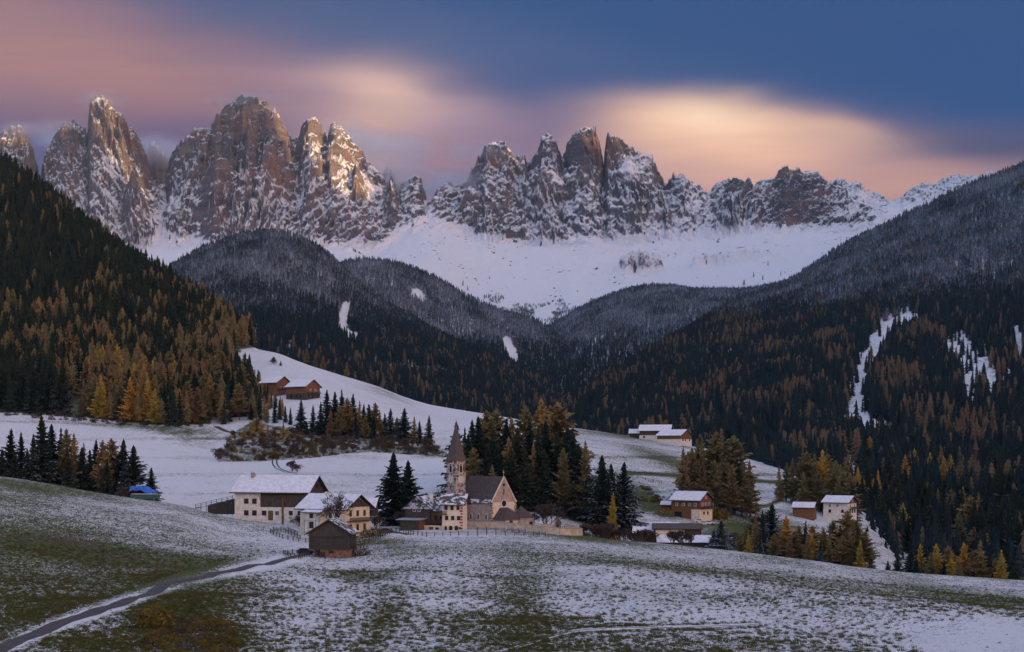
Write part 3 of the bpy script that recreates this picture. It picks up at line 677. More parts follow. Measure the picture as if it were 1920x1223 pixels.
M_LARCH_Y = mat_needles('golden_larch_needles', [(.40, .27, .05), (.36, .29, .06), (.44, .23, .05)], .0)
M_BARK = mat_bark()
M_TWIG = mat_bark('bare_twigs', (.050, .036, .032), (.10, .075, .065))
M_SCRUB = mat_needles('scrub_leaves', [(.055, .040, .022), (.09, .06, .03), (.06, .055, .025)], .42)
M_SCRUBG = mat_needles('autumn_leaves', [(.12, .10, .025), (.16, .11, .02), (.10, .09, .03)], .0)

def raw_mesh(name, v, f, mat):
    me = bpy.data.meshes.new(name); me.from_pydata(v, [], f); me.materials.append(mat); me.update(); return me
def tube(V, Fc, pts, rad, n=5):
    b0 = None
    for i, (p, r) in enumerate(zip(pts, rad)):
        p = Vector(p); a = Vector(pts[min(i + 1, len(pts) - 1)]) - Vector(pts[max(i - 1, 0)])
        a.normalize(); u = a.orthogonal().normalized(); w = a.cross(u)
        b = len(V)
        for k in range(n):
            t = 2 * math.pi * k / n; V.append(tuple(p + (u * math.cos(t) + w * math.sin(t)) * r))
        if b0 is not None:
            for k in range(n): Fc.append((b0 + k, b0 + (k + 1) % n, b + (k + 1) % n, b + k))
        b0 = b
def skirts(q, V, Fc, H, Rm, n, seg, base, prof, jag, drop):
    """layers of jagged hanging boughs: the closed body of a conifer"""
    for k in range(n):
        t = k / n; z1 = H * (base + (1 - base) * min(1., t + 1.45 / n)); R_ = Rm * ((1 - t) ** prof) * (.7 + .3 * min(1, (t + .05) * 6)) * q.uniform(.85, 1.15) + .01 * H
        z0 = H * (base + (1 - base) * t) ; c = len(V); ox, oy = q.uniform(-.05, .05) * R_, q.uniform(-.05, .05) * R_
        V.append((ox, oy, z1)); a0 = q.random() * 6.28
        for j in range(seg):
            a = a0 + 6.283 * j / seg; r = R_ * ((1 + q.uniform(-.2, .35)) if j % 2 else (jag + q.uniform(-.12, .12)))
            V.append((ox + math.cos(a) * r, oy + math.sin(a) * r, z0 - drop * R_ * (1 if j % 2 else -.35) * q.uniform(.5, 1.2)))
        for j in range(seg): Fc.append((c, c + 1 + j, c + 1 + (j + 1) % seg))
def conifer(seed, H, Rm, whorls, nb, tw, base=.08, droop=.35, prof=.85, wob=.25, side=.42, core=.55, gap=.1):
    q = random.Random(seed); V, Fc = [], []
    if core: skirts(q, V, Fc, H, Rm * core, max(7, whorls // 2), 12, base, prof, .5, .3)
    for k in range(whorls):
        t = (k + q.random() * .7) / whorls; h = H * (base + (1 - base) * t * .985)
        Rk = Rm * (max(1 - t, 0) ** prof) * (.55 + .45 * min(1, (t + .04) * 7)) * (1 + q.uniform(-wob, wob)) + .02 * H * (1 - t)
        a0 = q.random() * 6.28
        for j in range(nb):
            if q.random() < gap: continue
            a = a0 + 6.283 * j / nb + q.uniform(-.35, .35); L = Rk * q.uniform(.6, 1.15)
            ca, sa = math.cos(a), math.sin(a); dz = -droop * (1 - t) + .35 * t + q.uniform(-.15, .15)
            P = lambda s: Vector((ca * L * s, sa * L * s, h + L * (dz * s + .16 * s * s)))
            sd = Vector((-sa, ca, 0)); hang = H * .02
            b = len(V); V += [tuple(P(.15)), tuple(P(.62) + Vector((0, 0, -hang * q.uniform(.8, 1.8)))), tuple(P(1.08))]
            Fc.append((b, b + 1, b + 2))
            for i in range(tw):
                s = .25 + .72 * (i + .5) / tw
                w = side * L * (1.12 - .7 * s) * q.uniform(.7, 1.3)
                for sg in (-1, 1):
                    tip = P(min(s + .25, 1.1)) + sd * sg * w + Vector((0, 0, -w * q.uniform(.1, .7) - hang * q.uniform(.2, 1.3)))
                    b = len(V); V += [tuple(P(s - .16)), tuple(P(s + .16)), tuple(tip)]; Fc.append((b, b + 1, b + 2))
    return V, Fc
def far_conifer(seed, H, Rm, n, seg, base=.02, prof=.9, jag=.5, drop=.35):
    q = random.Random(seed); V, Fc = [], []; skirts(q, V, Fc, H, Rm, n, seg, base, prof, jag, drop); return V, Fc
def trunk_mesh(name, H, r, seed=1, mat=None):
    V, Fc = [], []; q = random.Random(seed)
    tube(V, Fc, [(0, 0, -1.2), (q.uniform(-.1, .1), 0, H * .3), (q.uniform(-.15, .15), q.uniform(-.1, .1), H * .7), (0, 0, H * .98)], [r * 1.25, r, r * .55, .02], 6)
    return raw_mesh(name, V, Fc, mat or M_BARK)

TREES = {}       # species -> list of (crown mesh, trunk mesh, height)
def species(key, mat, specs, fn=conifer):
    TREES[key] = [(raw_mesh(key + '_crown', *fn(**s), mat), trunk_mesh(key + '_trunk', s['H'], s['H'] * .013, s['seed']), s['H']) for s in specs]
species('spruce', M_SPRUCE, [dict(seed=s, H=20, Rm=r, whorls=30, nb=8, tw=3, base=.04, droop=.42, prof=p) for s, r, p in ((1, 3.7, .9), (2, 4.2, .8), (3, 3.3, .95), (4, 4.6, .85))])
species('larch', M_LARCH, [dict(seed=s, H=20, Rm=r, whorls=28, nb=7, tw=3, base=b, droop=.05, prof=p, wob=.35, core=.42, gap=.16) for s, r, p, b in ((11, 3.2, .75, .12), (12, 3.8, .66, .2), (13, 2.9, .8, .10), (14, 4.2, .58, .24))])
species('golden', M_LARCH_Y, [dict(seed=s, H=20, Rm=r, whorls=28, nb=7, tw=3, base=.06, droop=.1, prof=p, wob=.3, core=.5) for s, r, p in ((21, 3.3, .8), (22, 3.9, .7))])
species('far_spruce', M_SPRUCE_F, [dict(seed=s, H=20, Rm=r, n=8, seg=10) for s, r in ((31, 3.3), (32, 3.8), (33, 2.9))], far_conifer)
species('far_larch', M_LARCH_F, [dict(seed=s, H=20, Rm=r, n=8, seg=10, base=.06, prof=.62, jag=.6, drop=.2) for s, r in ((41, 3.4), (42, 3.9))], far_conifer)
species('mid_spruce', M_SPRUCE, [dict(seed=s, H=20, Rm=r, whorls=17, nb=6, tw=1, base=.03, droop=.45, prof=.88, side=.6, core=.75) for s, r in ((51, 3.4), (52, 4.0))])
species('mid_larch', M_LARCH, [dict(seed=s, H=20, Rm=r, whorls=17, nb=6, tw=1, base=.08, droop=.12, prof=.66, side=.6, wob=.35, core=.7) for s, r in ((61, 3.3), (62, 4.0))])

def tagit(o, label, cat, group=None):
    o['label'] = label; o['category'] = cat
    if group: o['group'] = group
    return o
def empty(name, loc, rz=0.):
    o = bpy.data.objects.new(name, None); o.location = loc; o.rotation_euler = (0, 0, rz); o.empty_display_size = .5; COL.objects.link(o); return o
def link_part(name, me, parent, loc=(0, 0, 0)):
    o = bpy.data.objects.new(name, me); o.location = loc; COL.objects.link(o); o.parent = parent; return o
NAMES = {'spruce': ('spruce_tree', 'spruce tree'), 'far_spruce': ('spruce_tree', 'spruce tree'), 'larch': ('larch_tree', 'larch tree'), 'golden': ('larch_tree', 'larch tree'), 'far_larch': ('larch_tree', 'larch tree')}
def put_tree(kind, loc, height, label, group, wide=1.0, vi=None, rz=None):
    vs = TREES[kind]; i = rnd.randrange(len(vs)) if vi is None else vi % len(vs)
    cm, tm, H = vs[i]; s = height / H
    nm, cat = NAMES[kind]
    e = empty(nm, loc, rnd.uniform(0, 6.28) if rz is None else rz); e.scale = (s * wide, s * wide, s)
    e.rotation_euler[0] = rnd.uniform(-.03, .03); e.rotation_euler[1] = rnd.uniform(-.03, .03)
    link_part('trunk', tm, e); c = link_part('crown', cm, e)
    tagit(e, label, cat, group); return e, c

def find_Y(land, px, py, Y0, Y1, n=400):
    Y = np.linspace(Y0, Y1, n); z = land.z(np.full(n, float(px)), Y); r = HZ - z / Y * F
    k = np.where(r <= py)[0]
    return float(Y[k[0]]) if len(k) else float(Y[np.argmin(np.abs(r - py))])
def ground_at(px, Y):
    """height of the ground at a point, whichever sheet is uppermost"""
    z = float(A.z(np.array([px]), np.array([Y]))[0]) if Y < 500 else -1e9
    if Y > 425: z = max(z, float(B.z(np.array([px]), np.array([Y]))[0]))
    return z
def W(px, Y, z=None):
    return Vector(((px - 960) / F * Y, Y, ground_at(px, Y) if z is None else z))
def row_tree(kind, px, top, Y, label, group, wide=1., vi=None):
    p = W(px, Y); h = max((HZ - top) / F * Y - p.z, 2.5)
    return put_tree(kind, (p.x, p.y, p.z - .3), h + .3, label, group, wide, vi)
ORD = ['first', 'second', 'third', 'fourth', 'fifth', 'sixth', 'seventh', 'eighth', 'ninth', 'tenth', 'eleventh', 'twelfth', 'thirteenth', 'fourteenth', 'fifteenth', 'sixteenth', 'seventeenth', 'eighteenth', 'nineteenth', 'twentieth']
ADJ = {'spruce': 'dark spruce', 'larch': 'brown larch', 'golden': 'golden larch', 'far_spruce': 'small snowy spruce', 'far_larch': 'small brown larch'}
def row(where, group, items, filler=None):
    """items: (kind, px, row of the tip, depth[, width]); ordinal words count each kind from the left"""
    items = sorted(items, key=lambda t: t[1]); cnt = {}
    tot = {}
    for it in items: tot[it[0]] = tot.get(it[0], 0) + 1
    for it in items:
        k = it[0]; c = cnt.get(k, 0); cnt[k] = c + 1
        o = (ORD[c] + ' ' if c < 20 else '%dth ' % (c + 1)) if tot[k] > 1 else ''
        lab = (o + ADJ[k] + (' from the left ' if tot[k] > 1 else ' ') + where)
        row_tree(k, it[1], it[2], it[3], lab, group, *(it[4:5]))

S_, L_, G_ = 'spruce', 'larch', 'golden'
row('in the dark row behind the grassy brow', 'trees in the row behind the grassy brow',
    [(S_, -40, 800, 462), (S_, -8, 806, 466), (S_, 18, 803, 460, 1.1), (S_, 39, 809, 466), (S_, 62, 812, 468), (S_, 78, 777, 455, 1.35), (S_, 97, 794, 462, 1.1), (S_, 112, 801, 468), (L_, 125, 803, 460), (L_, 138, 811, 465),
     (S_, 150, 838, 462, 1.2), (L_, 158, 828, 470), (S_, 170, 842, 460), (S_, 179, 823, 464, 1.1), (L_, 193, 824, 458, .8), (L_, 211, 821, 465, 1.2), (S_, 229, 822, 462, 1.2), (S_, 252, 834, 455, 1.5), (S_, 283, 876, 450, 1.3), (S_, 52, 840, 455, 1.2), (S_, 28, 842, 455, 1.2), (S_, 5, 840, 455, 1.3), (S_, 128, 846, 454, 1.3), (S_, 200, 860, 454, 1.2)])
put = row_tree
put(S_, 737, 847, 452, 'tall snow flecked spruce, the bigger of the pair beside the white farmhouse', 'pair of spruces by the farmhouse', 1.45, 1)
put(S_, 768, 862, 458, 'snow flecked spruce, the smaller of the pair behind the brown timber house', 'pair of spruces by the farmhouse', 1.35, 3)
row('in the grove behind the church', 'trees of the grove behind the church',
    [(S_, 858, 788, 520), (S_, 872, 800, 530), (S_, 886, 786, 515), (S_, 899, 779, 510, 1.1), (L_, 868, 830, 500), (L_, 890, 838, 497), (L_, 914, 768, 512, 1.5), (L_, 934, 766, 520, 1.5), (S_, 925, 800, 500, 1.2), (S_, 948, 784, 510, 1.2), (L_, 962, 780, 512, 1.6), (S_, 972, 800, 500, 1.2),
     (L_, 985, 762, 525, 1.4), (S_, 996, 782, 505, 1.2), (L_, 1018, 745, 530, 1.5), (S_, 1008, 800, 498, 1.2), (S_, 1026, 788, 502, 1.3), (L_, 1045, 752, 535, 1.5), (S_, 1042, 806, 500, 1.2), (S_, 1060, 800, 505, 1.4), (S_, 1073, 808, 500, 1.4), (L_, 1056, 838, 495, .9), (L_, 1098, 824, 495, .9), (S_, 1083, 832, 498, 1.2),
     (S_, 915, 830, 494, 1.1), (S_, 938, 836, 494, 1.2), (S_, 960, 840, 494, 1.2), (S_, 985, 838, 494, 1.1), (S_, 880, 812, 505, 1.1), (L_, 952, 818, 497, 1.3), (L_, 1002, 828, 497, 1.0), (S_, 1020, 842, 494, 1.2), (L_, 940, 905, 474, .8), (L_, 925, 870, 488, 1.)])
row('in the small clump on the snowy mound', 'spruces on the snowy mound', [(S_, 1128, 852, 490, 1.4), (S_, 1148, 868, 494, 1.1), (S_, 1167, 865, 490, 1.4), (G_, 1147, 922, 470, .7), (S_, 1139, 884, 488, 1.1)])
row('in the line above the lane', 'trees in the line above the lane',
    [(S_, 565, 748, 730), (S_, 587, 758, 728), (S_, 601, 752, 726), (S_, 613, 729, 730, 1.2), (S_, 628, 733, 728, 1.1), (S_, 643, 729, 732, 1.2), (L_, 652, 745, 722), (S_, 661, 737, 728, 1.2), (L_, 672, 750, 724), (S_, 681, 757, 728), (S_, 692, 757, 726, 1.2), (L_, 704, 754, 728), (L_, 713, 768, 724), (S_, 722, 774, 728), (S_, 731, 765, 724, 1.4),
     (L_, 744, 782, 728), (S_, 757, 765, 722, 1.4), (L_, 777, 780, 720, 1.2), (S_, 787, 788, 722, .9), (S_, 803, 778, 716, 1.2), (L_, 638, 760, 718), (L_, 620, 768, 718), (S_, 668, 775, 716), (S_, 700, 780, 716), (L_, 686, 778, 716), (S_, 575, 790, 720)])
row('in the tall grove above the chalet', 'trees of the tall grove above the chalet',
    [(L_, 1283, 838, 580), (L_, 1292, 846, 590), (L_, 1300, 838, 585), (L_, 1310, 830, 592), (L_, 1322, 818, 585, 1.2), (L_, 1334, 824, 592), (L_, 1346, 808, 588, 1.3), (L_, 1357, 826, 582), (L_, 1366, 834, 592), (L_, 1377, 815, 588, 1.4), (L_, 1391, 852, 584), (L_, 1407, 862, 582, 1.2), (L_, 1316, 866, 578), (L_, 1340, 862, 578), (L_, 1370, 870, 578), (L_, 1400, 884, 578)])
row('in the broad grove above the white chalet', 'trees of the grove above the white chalet',
    [(L_, 1462, 872, 640), (L_, 1474, 866, 645, 1.3), (L_, 1486, 858, 640), (L_, 1500, 862, 645, 1.3), (L_, 1514, 846, 640, 1.3), (L_, 1528, 848, 648, 1.4), (G_, 1541, 842, 640, 1.4), (L_, 1553, 850, 645, 1.4), (L_, 1565, 862, 636, 1.4), (L_, 1579, 870, 640, 1.5), (L_, 1592, 884, 636, 1.5), (L_, 1507, 884, 632, 1.2), (L_, 1536, 884, 632, 1.3), (L_, 1572, 896, 630, 1.3), (S_, 1600, 905, 634, 1.2)])
row('in the belt below the white chalet', 'trees of the belt along the field edge',
    [(S_, 1352, 975, 432, 1.9), (S_, 1338, 992, 436, 1.5), (L_, 1415, 962, 440), (S_, 1445, 944, 445, 1.6), (S_, 1432, 956, 440, 1.2), (G_, 1476, 966, 440, 1.5), (L_, 1400, 985, 436), (L_, 1462, 985, 436, 1.2), (L_, 1496, 985, 445), (S_, 1508, 975, 440), (L_, 1525, 985, 436, 1.3), (L_, 1545, 990, 436, 1.2), (L_, 1562, 975, 440, 1.2),
     (L_, 1590, 956, 436, 1.7), (L_, 1606, 975, 432, 1.5), (S_, 1575, 985, 436, 1.3), (L_, 1622, 995, 430, 1.3), (L_, 1515, 1005, 430, 1.2), (S_, 1538, 1012, 430), (G_, 1612, 1012, 428, 1.3), (L_, 1482, 1010, 430), (S_, 1425, 1005, 430, 1.2), (L_, 1388, 1000, 432), (G_, 1403, 1002, 430, 1.3), (L_, 1555, 1008, 430, 1.5), (L_, 1578, 1003, 430, 1.5), (L_, 1596, 990, 430, 1.6), (G_, 1520, 998, 433, 1.4), (L_, 1452, 1000, 430, 1.5), (L_, 1490, 994, 433, 1.5), (S_, 1632, 1030, 430, 1.3), (S_, 1368, 1000, 436, 1.4)])
row('in the end row of the field', 'trees in the row along the end of the field',
    [(S_, 1665, 1050, 445, 1.2), (S_, 1683, 1032, 455, 1.5), (S_, 1706, 1026, 460, 1.5), (G_, 1725, 1018, 470, .9), (S_, 1718, 1042, 455, 1.4), (G_, 1757, 1018, 465, 1.3), (L_, 1745, 1035, 460), (G_, 1786, 1032, 460), (L_, 1780, 1022, 468), (G_, 1808, 1016, 465, 1.2), (L_, 1822, 1030, 462), (L_, 1838, 1012, 462, 1.6), (G_, 1878, 1030, 456, 1.3), (S_, 1855, 1040, 462, 1.2), (L_, 1866, 1045, 460), (S_, 1905, 1050, 455, 1.3), (L_, 1935, 1030, 455), (S_, 1770, 1048, 455, 1.2), (L_, 1797, 1050, 452)])
row('on the scrubby bank above the snow field', 'small larches on the scrubby bank',
    [(G_, 475, 782, 712, 1.), (G_, 489, 786, 712, .9), (G_, 458, 800, 705), (G_, 532, 790, 705, .8), (G_, 502, 794, 708, .9), (L_, 440, 812, 698), (L_, 470, 806, 700, 1.2), (L_, 515, 800, 700), (G_, 540, 806, 695), (L_, 487, 815, 690), (L_, 428, 830, 690), (L_, 450, 822, 690), (L_, 522, 822, 690)])
row('standing along the upper edge of the snow slope', 'trees on the crest of the snow slope', [(L_, 591, 663, 1030, 1.2), (L_, 606, 665, 1040), (L_, 650, 678, 1030, 1.2), (L_, 575, 655, 1050), (S_, 598, 668, 1050)])
put(L_, 513, 669, 985, 'lone dark bushy larch on the open snow slope above the farm', None, 2.2)
put(L_, 526, 676, 975, 'smaller bushy larch beside the lone one on the open snow slope', None, 2.0)
for i, (px, py, w_) in enumerate(((843, 540, 'dark lone'), (877, 545, 'slightly taller'), (868, 536, 'tiny leftmost'), (1440, 498, 'bushy clump-like'), (1413, 520, 'slim dark'), (1395, 535, 'short'), (1430, 525, 'snowy'))):
    Y = find_Y(MB, px, py, 4600, 5700); p = Vector(((px - 960) / F * Y, Y, float(MB.z(np.array([px]), np.array([Y]))[0])))
    e, c = put_tree('far_larch' if i % 3 == 2 else 'far_spruce', p, 20, w_ + ' tree alone on the high snowfield, ' + ORD[i] + ' from the left', 'lone trees on the high snowfield', 1.3, i)

# ---- the woods: 300 of each kind as single trees, the rest as one mass for each slope
def scatter(land, px0, px1, tY, dens, seed, ok):
    g = np.random.default_rng(seed); P = np.linspace(px0, px1, 40); Y0, Y1 = tY
    n = int((px1 - px0) / F * (Y1 * Y1 - Y0 * Y0) / 2 * dens)
    px = g.uniform(px0, px1, n); Y = np.sqrt(g.uniform(Y0 * Y0, Y1 * Y1, n))
    K, _ = land.knots(px); m = (Y > K[0]) & (Y < K[-2] + 60); px, Y = px[m], Y[m]
    z = land.z(px, Y); py = HZ - z / Y * F; X = (px - 960) / F * Y
    m = ok(px, py, X, Y, z, g) & (px > -100) & (px < 2110)
    return px[m], py[m], X[m], Y[m], z[m], g
WOODS = []
def wood(name, label, land, px0, px1, tY, dens, seed, ok, larch, hh, kinds):
    px, py, X, Y, z, g = scatter(land, px0, px1, tY, dens, seed, ok)
    # leave out what stands well behind a crest that hides it
    K, Zk = land.knots(px); hid = (Y > K[-2] + 25); keep = ~hid; px, py, X, Y, z = px[keep], py[keep], X[keep], Y[keep], z[keep]
    lp = larch(px, py, X, Y); isl = g.random(len(px)) < lp
    h = g.normal(hh, hh * .17, len(px)).clip(hh * .45, hh * 1.4) * np.where(isl, .98, 1.0)
    if name == 'spur_forest': h = h * np.where(px > 468, .55, 1.)
    WOODS.append(dict(name=name, label=label, px=px, py=py, X=X, Y=Y, z=z, l=isl, h=h, g=g, kinds=kinds))
def okB(px, py, X, Y, z, g):
    f = inpoly(px, py, FOREST_L) & (Y > 690)
    gap = (blob(px, py, 125, 765, 55, 14) + blob(px, py, 150, 740, 14, 22) + blob(px, py, 45, 750, 12, 22) > .5) | (blob(px, py, 375, 735, 30, 8) > .6)
    edge = (px > 440) & (Y > 900) & (py > 650)
    return f & ~gap & ~edge
def larchB(px, py, X, Y):
    n = fbm(X / 45, Y / 60, 2, 120)
    p = .05 + .55 * sstep(-.02, .32, n) * sstep(520, 660, py)
    return p + .9 * np.exp(-(((px - 250) / 110) ** 2 + ((py - 755) / 50) ** 2)) + .5 * sstep(330, 430, px) * sstep(500, 600, py)
wood('left_forest', 'dense dark spruce and brown larch wood on the left hillside', B, -110, 600, (690, 1830), 1 / 30., 201, okB, larchB, 20., ('mid_spruce', 'mid_larch'))
wood('spur_forest', 'dense trees at the tip of the left wood beside the upper farm', B, 395, 560, (700, 900), 1 / 34., 202,
     lambda px, py, X, Y, z, g: inpoly(px, py, [(395, 800), (400, 700), (480, 700), (490, 742), (530, 765), (548, 800), (470, 790)]), lambda px, py, X, Y: .35 + 0 * px, 19., ('mid_spruce', 'mid_larch'))
def okC(px, py, X, Y, z, g):
    n = g.random(len(px)); hid = (px < 1480) & (py > 905)
    return (~gully(px, py) | (g.random(len(px)) < .035)) & ~hid & ~((blob(px, py, 1470, 920, 60, 40) + 0) > .9) & (n > .25 * sstep(.1, .4, fbm(X / 120, Y / 120, 2, 130)))
def larchC(px, py, X, Y):
    n = fbm(X / 90, Y / 150, 3, 131)
    return .05 + .55 * sstep(.0, .35, n) * sstep(560, 640, py) * (1 - .3 * sstep(850, 980, py)) * (1 - .5 * sstep(1300, 1150, px))
wood('right_forest', 'vast dark conifer wood with rusty larches on the slope opposite, frosted higher up', C, 1030, 2130, (600, 3300), 1 / 40., 203, okC, larchC, 20., ('far_spruce', 'far_larch'))
def okE(px, py, X, Y, z, g):
    b = np.zeros(px.shape, bool)
    for l in CLEARE: b |= polydist(px, py, l) < 9
    return ~b
wood('valley_forest', 'frosted blue grey conifer wood covering the rounded ridge under the peaks', E1, 120, 1180, (1500, 3000), 1 / 46., 204, okE, lambda px, py, X, Y: .12 * sstep(600, 700, py), 19., ('far_spruce', 'far_larch'))
wood('far_forest', 'pale frosted conifer wood on the second ridge under the peaks', E2, 450, 1190, (2750, 3800), 1 / 52., 205, okE, lambda px, py, X, Y: .02 + 0 * px, 18., ('far_spruce', 'far_larch'))
wood('basin_forest', 'hazy frosted conifer wood on the low ridge below the snow basin', D, 930, 1620, (2750, 4300), 1 / 60., 206, okE, lambda px, py, X, Y: .03 + 0 * px, 17., ('far_spruce', 'far_larch'))
def okM(px, py, X, Y, z, g):
    n = fbm(X / 80, Y / 220, 3, 132)
    return (py > 545) & (n > .42 - .55 * sstep(540, 605, py)) & (px > 780)
wood('treeline_scrub', 'patches of stunted frosted pine at the lower edge of the snow basin', MB, 780, 1520, (4250, 5300), 1 / 70., 207, okM, lambda px, py, X, Y: 0 * px, 9., ('far_spruce', 'far_larch'))

SINGLES = {}
def single_woods():
    """turn the trees that show largest into things of their own"""
    have = {k: sum(1 for o in COL.objects if o.get('category') == k) for k in ('spruce tree', 'larch tree')}
    for cat, isl in (('spruce tree', False), ('larch tree', True)):
        c = []
        for wi in (0, 1, 2):
            w = WOODS[wi]; k = np.where((w['l'] == isl) & (w['px'] > 0) & (w['px'] < 1920) & (w['Y'] < 1300))[0]
            if wi == 2: k = k[(w['py'][k] < np.interp(w['px'][k], [1000, 1400, 1500, 1640, 1920], [780, 850, 880, 1030, 1090]))]
            c += [(w['h'][j] / w['Y'][j], wi, j) for j in k]
        c.sort(reverse=True); c = c[:max(0, 296 - have[cat])]
        for _, wi, j in c:
            w = WOODS[wi]; px, py, Y = w['px'][j], w['py'][j], w['Y'][j]
            kind = 'larch' if isl else 'spruce'
            if isl and wi == 2 and rnd.random() < .5: kind = 'golden'
            if isl and wi == 0 and abs(px - 250) < 90 and rnd.random() < .3: kind = 'golden'
            hx = 'tall' if w['h'][j] > 21.5 else ('short' if w['h'][j] < 17.5 else 'middling')
            if wi == 0:
                near = 'above the meadow' if py > 745 else ('halfway up' if py > 690 else 'high up')
                side = 'in the open edge of the left wood' if px < 110 else ('by the snowy gap' if px < 200 else ('in the olive cluster' if px < 330 else 'near the farm spur'))
                lab = f'{hx} {ADJ[kind]} {near}, {side}'; grp = 'trees at the foot of the left wood'
            elif wi == 1: lab = f'{hx} {ADJ[kind]} in the clump below the upper farm'; grp = 'trees in the clump below the upper farm'
            else:
                near = 'behind the field edge' if py > 1000 else ('low on the far slope' if py > 900 else 'halfway up the far slope')
                side = 'near the white chalet' if px < 1640 else ('between chalet and ravine' if px < 1740 else ('in the dark hollow' if px < 1840 else 'at the edge of view'))
                lab = f'{hx} {ADJ[kind]} {near}, {side}'; grp = 'trees low on the opposite slope'
            e, _c = put_tree(kind, (w['X'][j], Y, w['z'][j] - .5), w['h'][j], lab, grp, rnd.uniform(.9, 1.25)); SINGLES.setdefault(lab, []).append((px, e))
            w['h'][j] = -1
single_woods()
TENS = ['', '', 'twenty', 'thirty', 'forty', 'fifty', 'sixty']
def ordinal(i): return ORD[i] if i < 20 else TENS[(i + 1) // 10] + ('-' + ORD[(i + 1) % 10 - 1] if (i + 1) % 10 else '')
for lab, L_s in SINGLES.items():
    if len(L_s) > 1:
        for i, (px, e) in enumerate(sorted(L_s, key=lambda t: t[0])):
            q = ordinal(i) + ' ' + lab.replace(', ', ' ') + ' from the left'
            if len(q.replace('-', ' ').split()) > 16: q = q.replace(' from the left', ' from left')
            for wd in ('middling ', 'short ', 'tall '):
                if len(q.replace('-', ' ').split()) > 16: q = q.replace(wd, '', 1)
            e['label'] = q
            
def instancer(name, label, pts, h, rz, vi, kinds_src):
    me = bpy.data.meshes.new(name); me.vertices.add(len(pts)); me.vertices.foreach_set('co', pts.astype(np.float32).ravel())
    for nm, v in (('sc', h / 20.0), ('rz', rz), ('wd', kinds_src[1])):
        a = me.attributes.new(nm, 'FLOAT', 'POINT'); a.data.foreach_set('value', v.astype(np.float32))
    a = me.attributes.new('vi', 'INT', 'POINT'); a.data.foreach_set('value', vi.astype(np.int32))
    o = bpy.data.objects.new(name, me); COL.objects.link(o); o['kind'] = 'stuff'; o['label'] = label
    ng = bpy.data.node_groups.new(name + '_nodes', 'GeometryNodeTree'); N, Lk = ng.nodes, ng.links
    ng.interface.new_socket('Geometry', in_out='INPUT', socket_type='NodeSocketGeometry'); ng.interface.new_socket('Geometry', in_out='OUTPUT', socket_type='NodeSocketGeometry')
    gi, go = N.new('NodeGroupInput'), N.new('NodeGroupOutput'); jn = N.new('GeometryNodeJoinGeometry')
    def attr(nm, t='FLOAT'):
        q = N.new('GeometryNodeInputNamedAttribute'); q.data_type = t; q.inputs[0].default_value = nm
        return q.outputs[0]
    sc, rzz, wd, vv = attr('sc'), attr('rz'), attr('wd'), attr('vi', 'INT')
    rot = N.new('ShaderNodeCombineXYZ'); Lk.new(rzz, rot.inputs[2])
    mw = N.new('ShaderNodeMath'); mw.operation = 'MULTIPLY'; Lk.new(sc, mw.inputs[0]); Lk.new(wd, mw.inputs[1])
    scl = N.new('ShaderNodeCombineXYZ'); Lk.new(mw.outputs[0], scl.inputs[0]); Lk.new(mw.outputs[0], scl.inputs[1]); Lk.new(sc, scl.inputs[2])
    for i, src in enumerate(kinds_src[0]):
        oi = N.new('GeometryNodeObjectInfo'); oi.inputs[0].default_value = src; oi.transform_space = 'ORIGINAL'
        cmpn = N.new('FunctionNodeCompare'); cmpn.data_type = 'INT'; cmpn.operation = 'EQUAL'
        Lk.new(vv, cmpn.inputs[2]); cmpn.inputs[3].default_value = i
        ip = N.new('GeometryNodeInstanceOnPoints'); Lk.new(gi.outputs[0], ip.inputs['Points']); Lk.new(cmpn.outputs[0], ip.inputs['Selection'])
        Lk.new(oi.outputs['Geometry'], ip.inputs['Instance']); Lk.new(rot.outputs[0], ip.inputs['Rotation']); Lk.new(scl.outputs[0], ip.inputs['Scale'])
        Lk.new(ip.outputs[0], jn.inputs[0])
    Lk.new(jn.outputs[0], go.inputs[0])
    md = o.modifiers.new('scatter', 'NODES'); md.node_group = ng
    return o
CROWN = {}      # crown objects that stand in the scene, by mesh
for o in COL.objects:
    if o.name.startswith('crown'): CROWN.setdefault(o.data.name, o)
def crown_src(key):
    out = []
    for cm, tm, H in TREES[key]:
        if cm.name not in CROWN:
            # a member of the wood itself, standing as one more tree
            px = {'mid_spruce': 330, 'mid_larch': 300, 'far_spruce': 1440, 'far_larch': 1440}[key] + 12 * len(out); Y = 900. if key[0] == 'm' else 5000.
            land = B if key[0] == 'm' else MB
            p = Vector(((px - 960) / F * Y, Y, float(land.z(np.array([px]), np.array([Y]))[0])))
            NAMES.setdefault('mid_spruce', NAMES['spruce']); NAMES.setdefault('mid_larch', NAMES['larch']); 
            e, c = put_tree(key, p, 20, ['shaded', 'sheltered', 'hidden'][len(out)] + (' dark spruce' if 'spruce' in key else ' brown larch') + ' deep within the ' + ('left wood' if key[0] == 'm' else 'snow basin'), 'trees at the foot of the left wood' if key[0] == 'm' else 'lone trees on the high snowfield', 1., TREES[key].index((cm, tm, H)))
            CROWN[cm.name] = c
        out.append(CROWN[cm.name])
    return out
for w in WOODS:
    m = w['h'] > 0; ks, kl = w['kinds']; a, b_ = crown_src(ks), crown_src(kl); g = w['g']; n = int(m.sum())
    l = w['l'][m]; vi = np.where(l, len(a) + g.integers(0, len(b_), n), g.integers(0, len(a), n))
    pts = np.stack([w['X'][m], w['Y'][m], w['z'][m] - .4], -1)
    instancer(w['name'], w['label'], pts, w['h'][m], g.uniform(0, 6.28, n), vi, (a + b_, g.uniform(.85, 1.35, n)))
    print(w['name'], n)
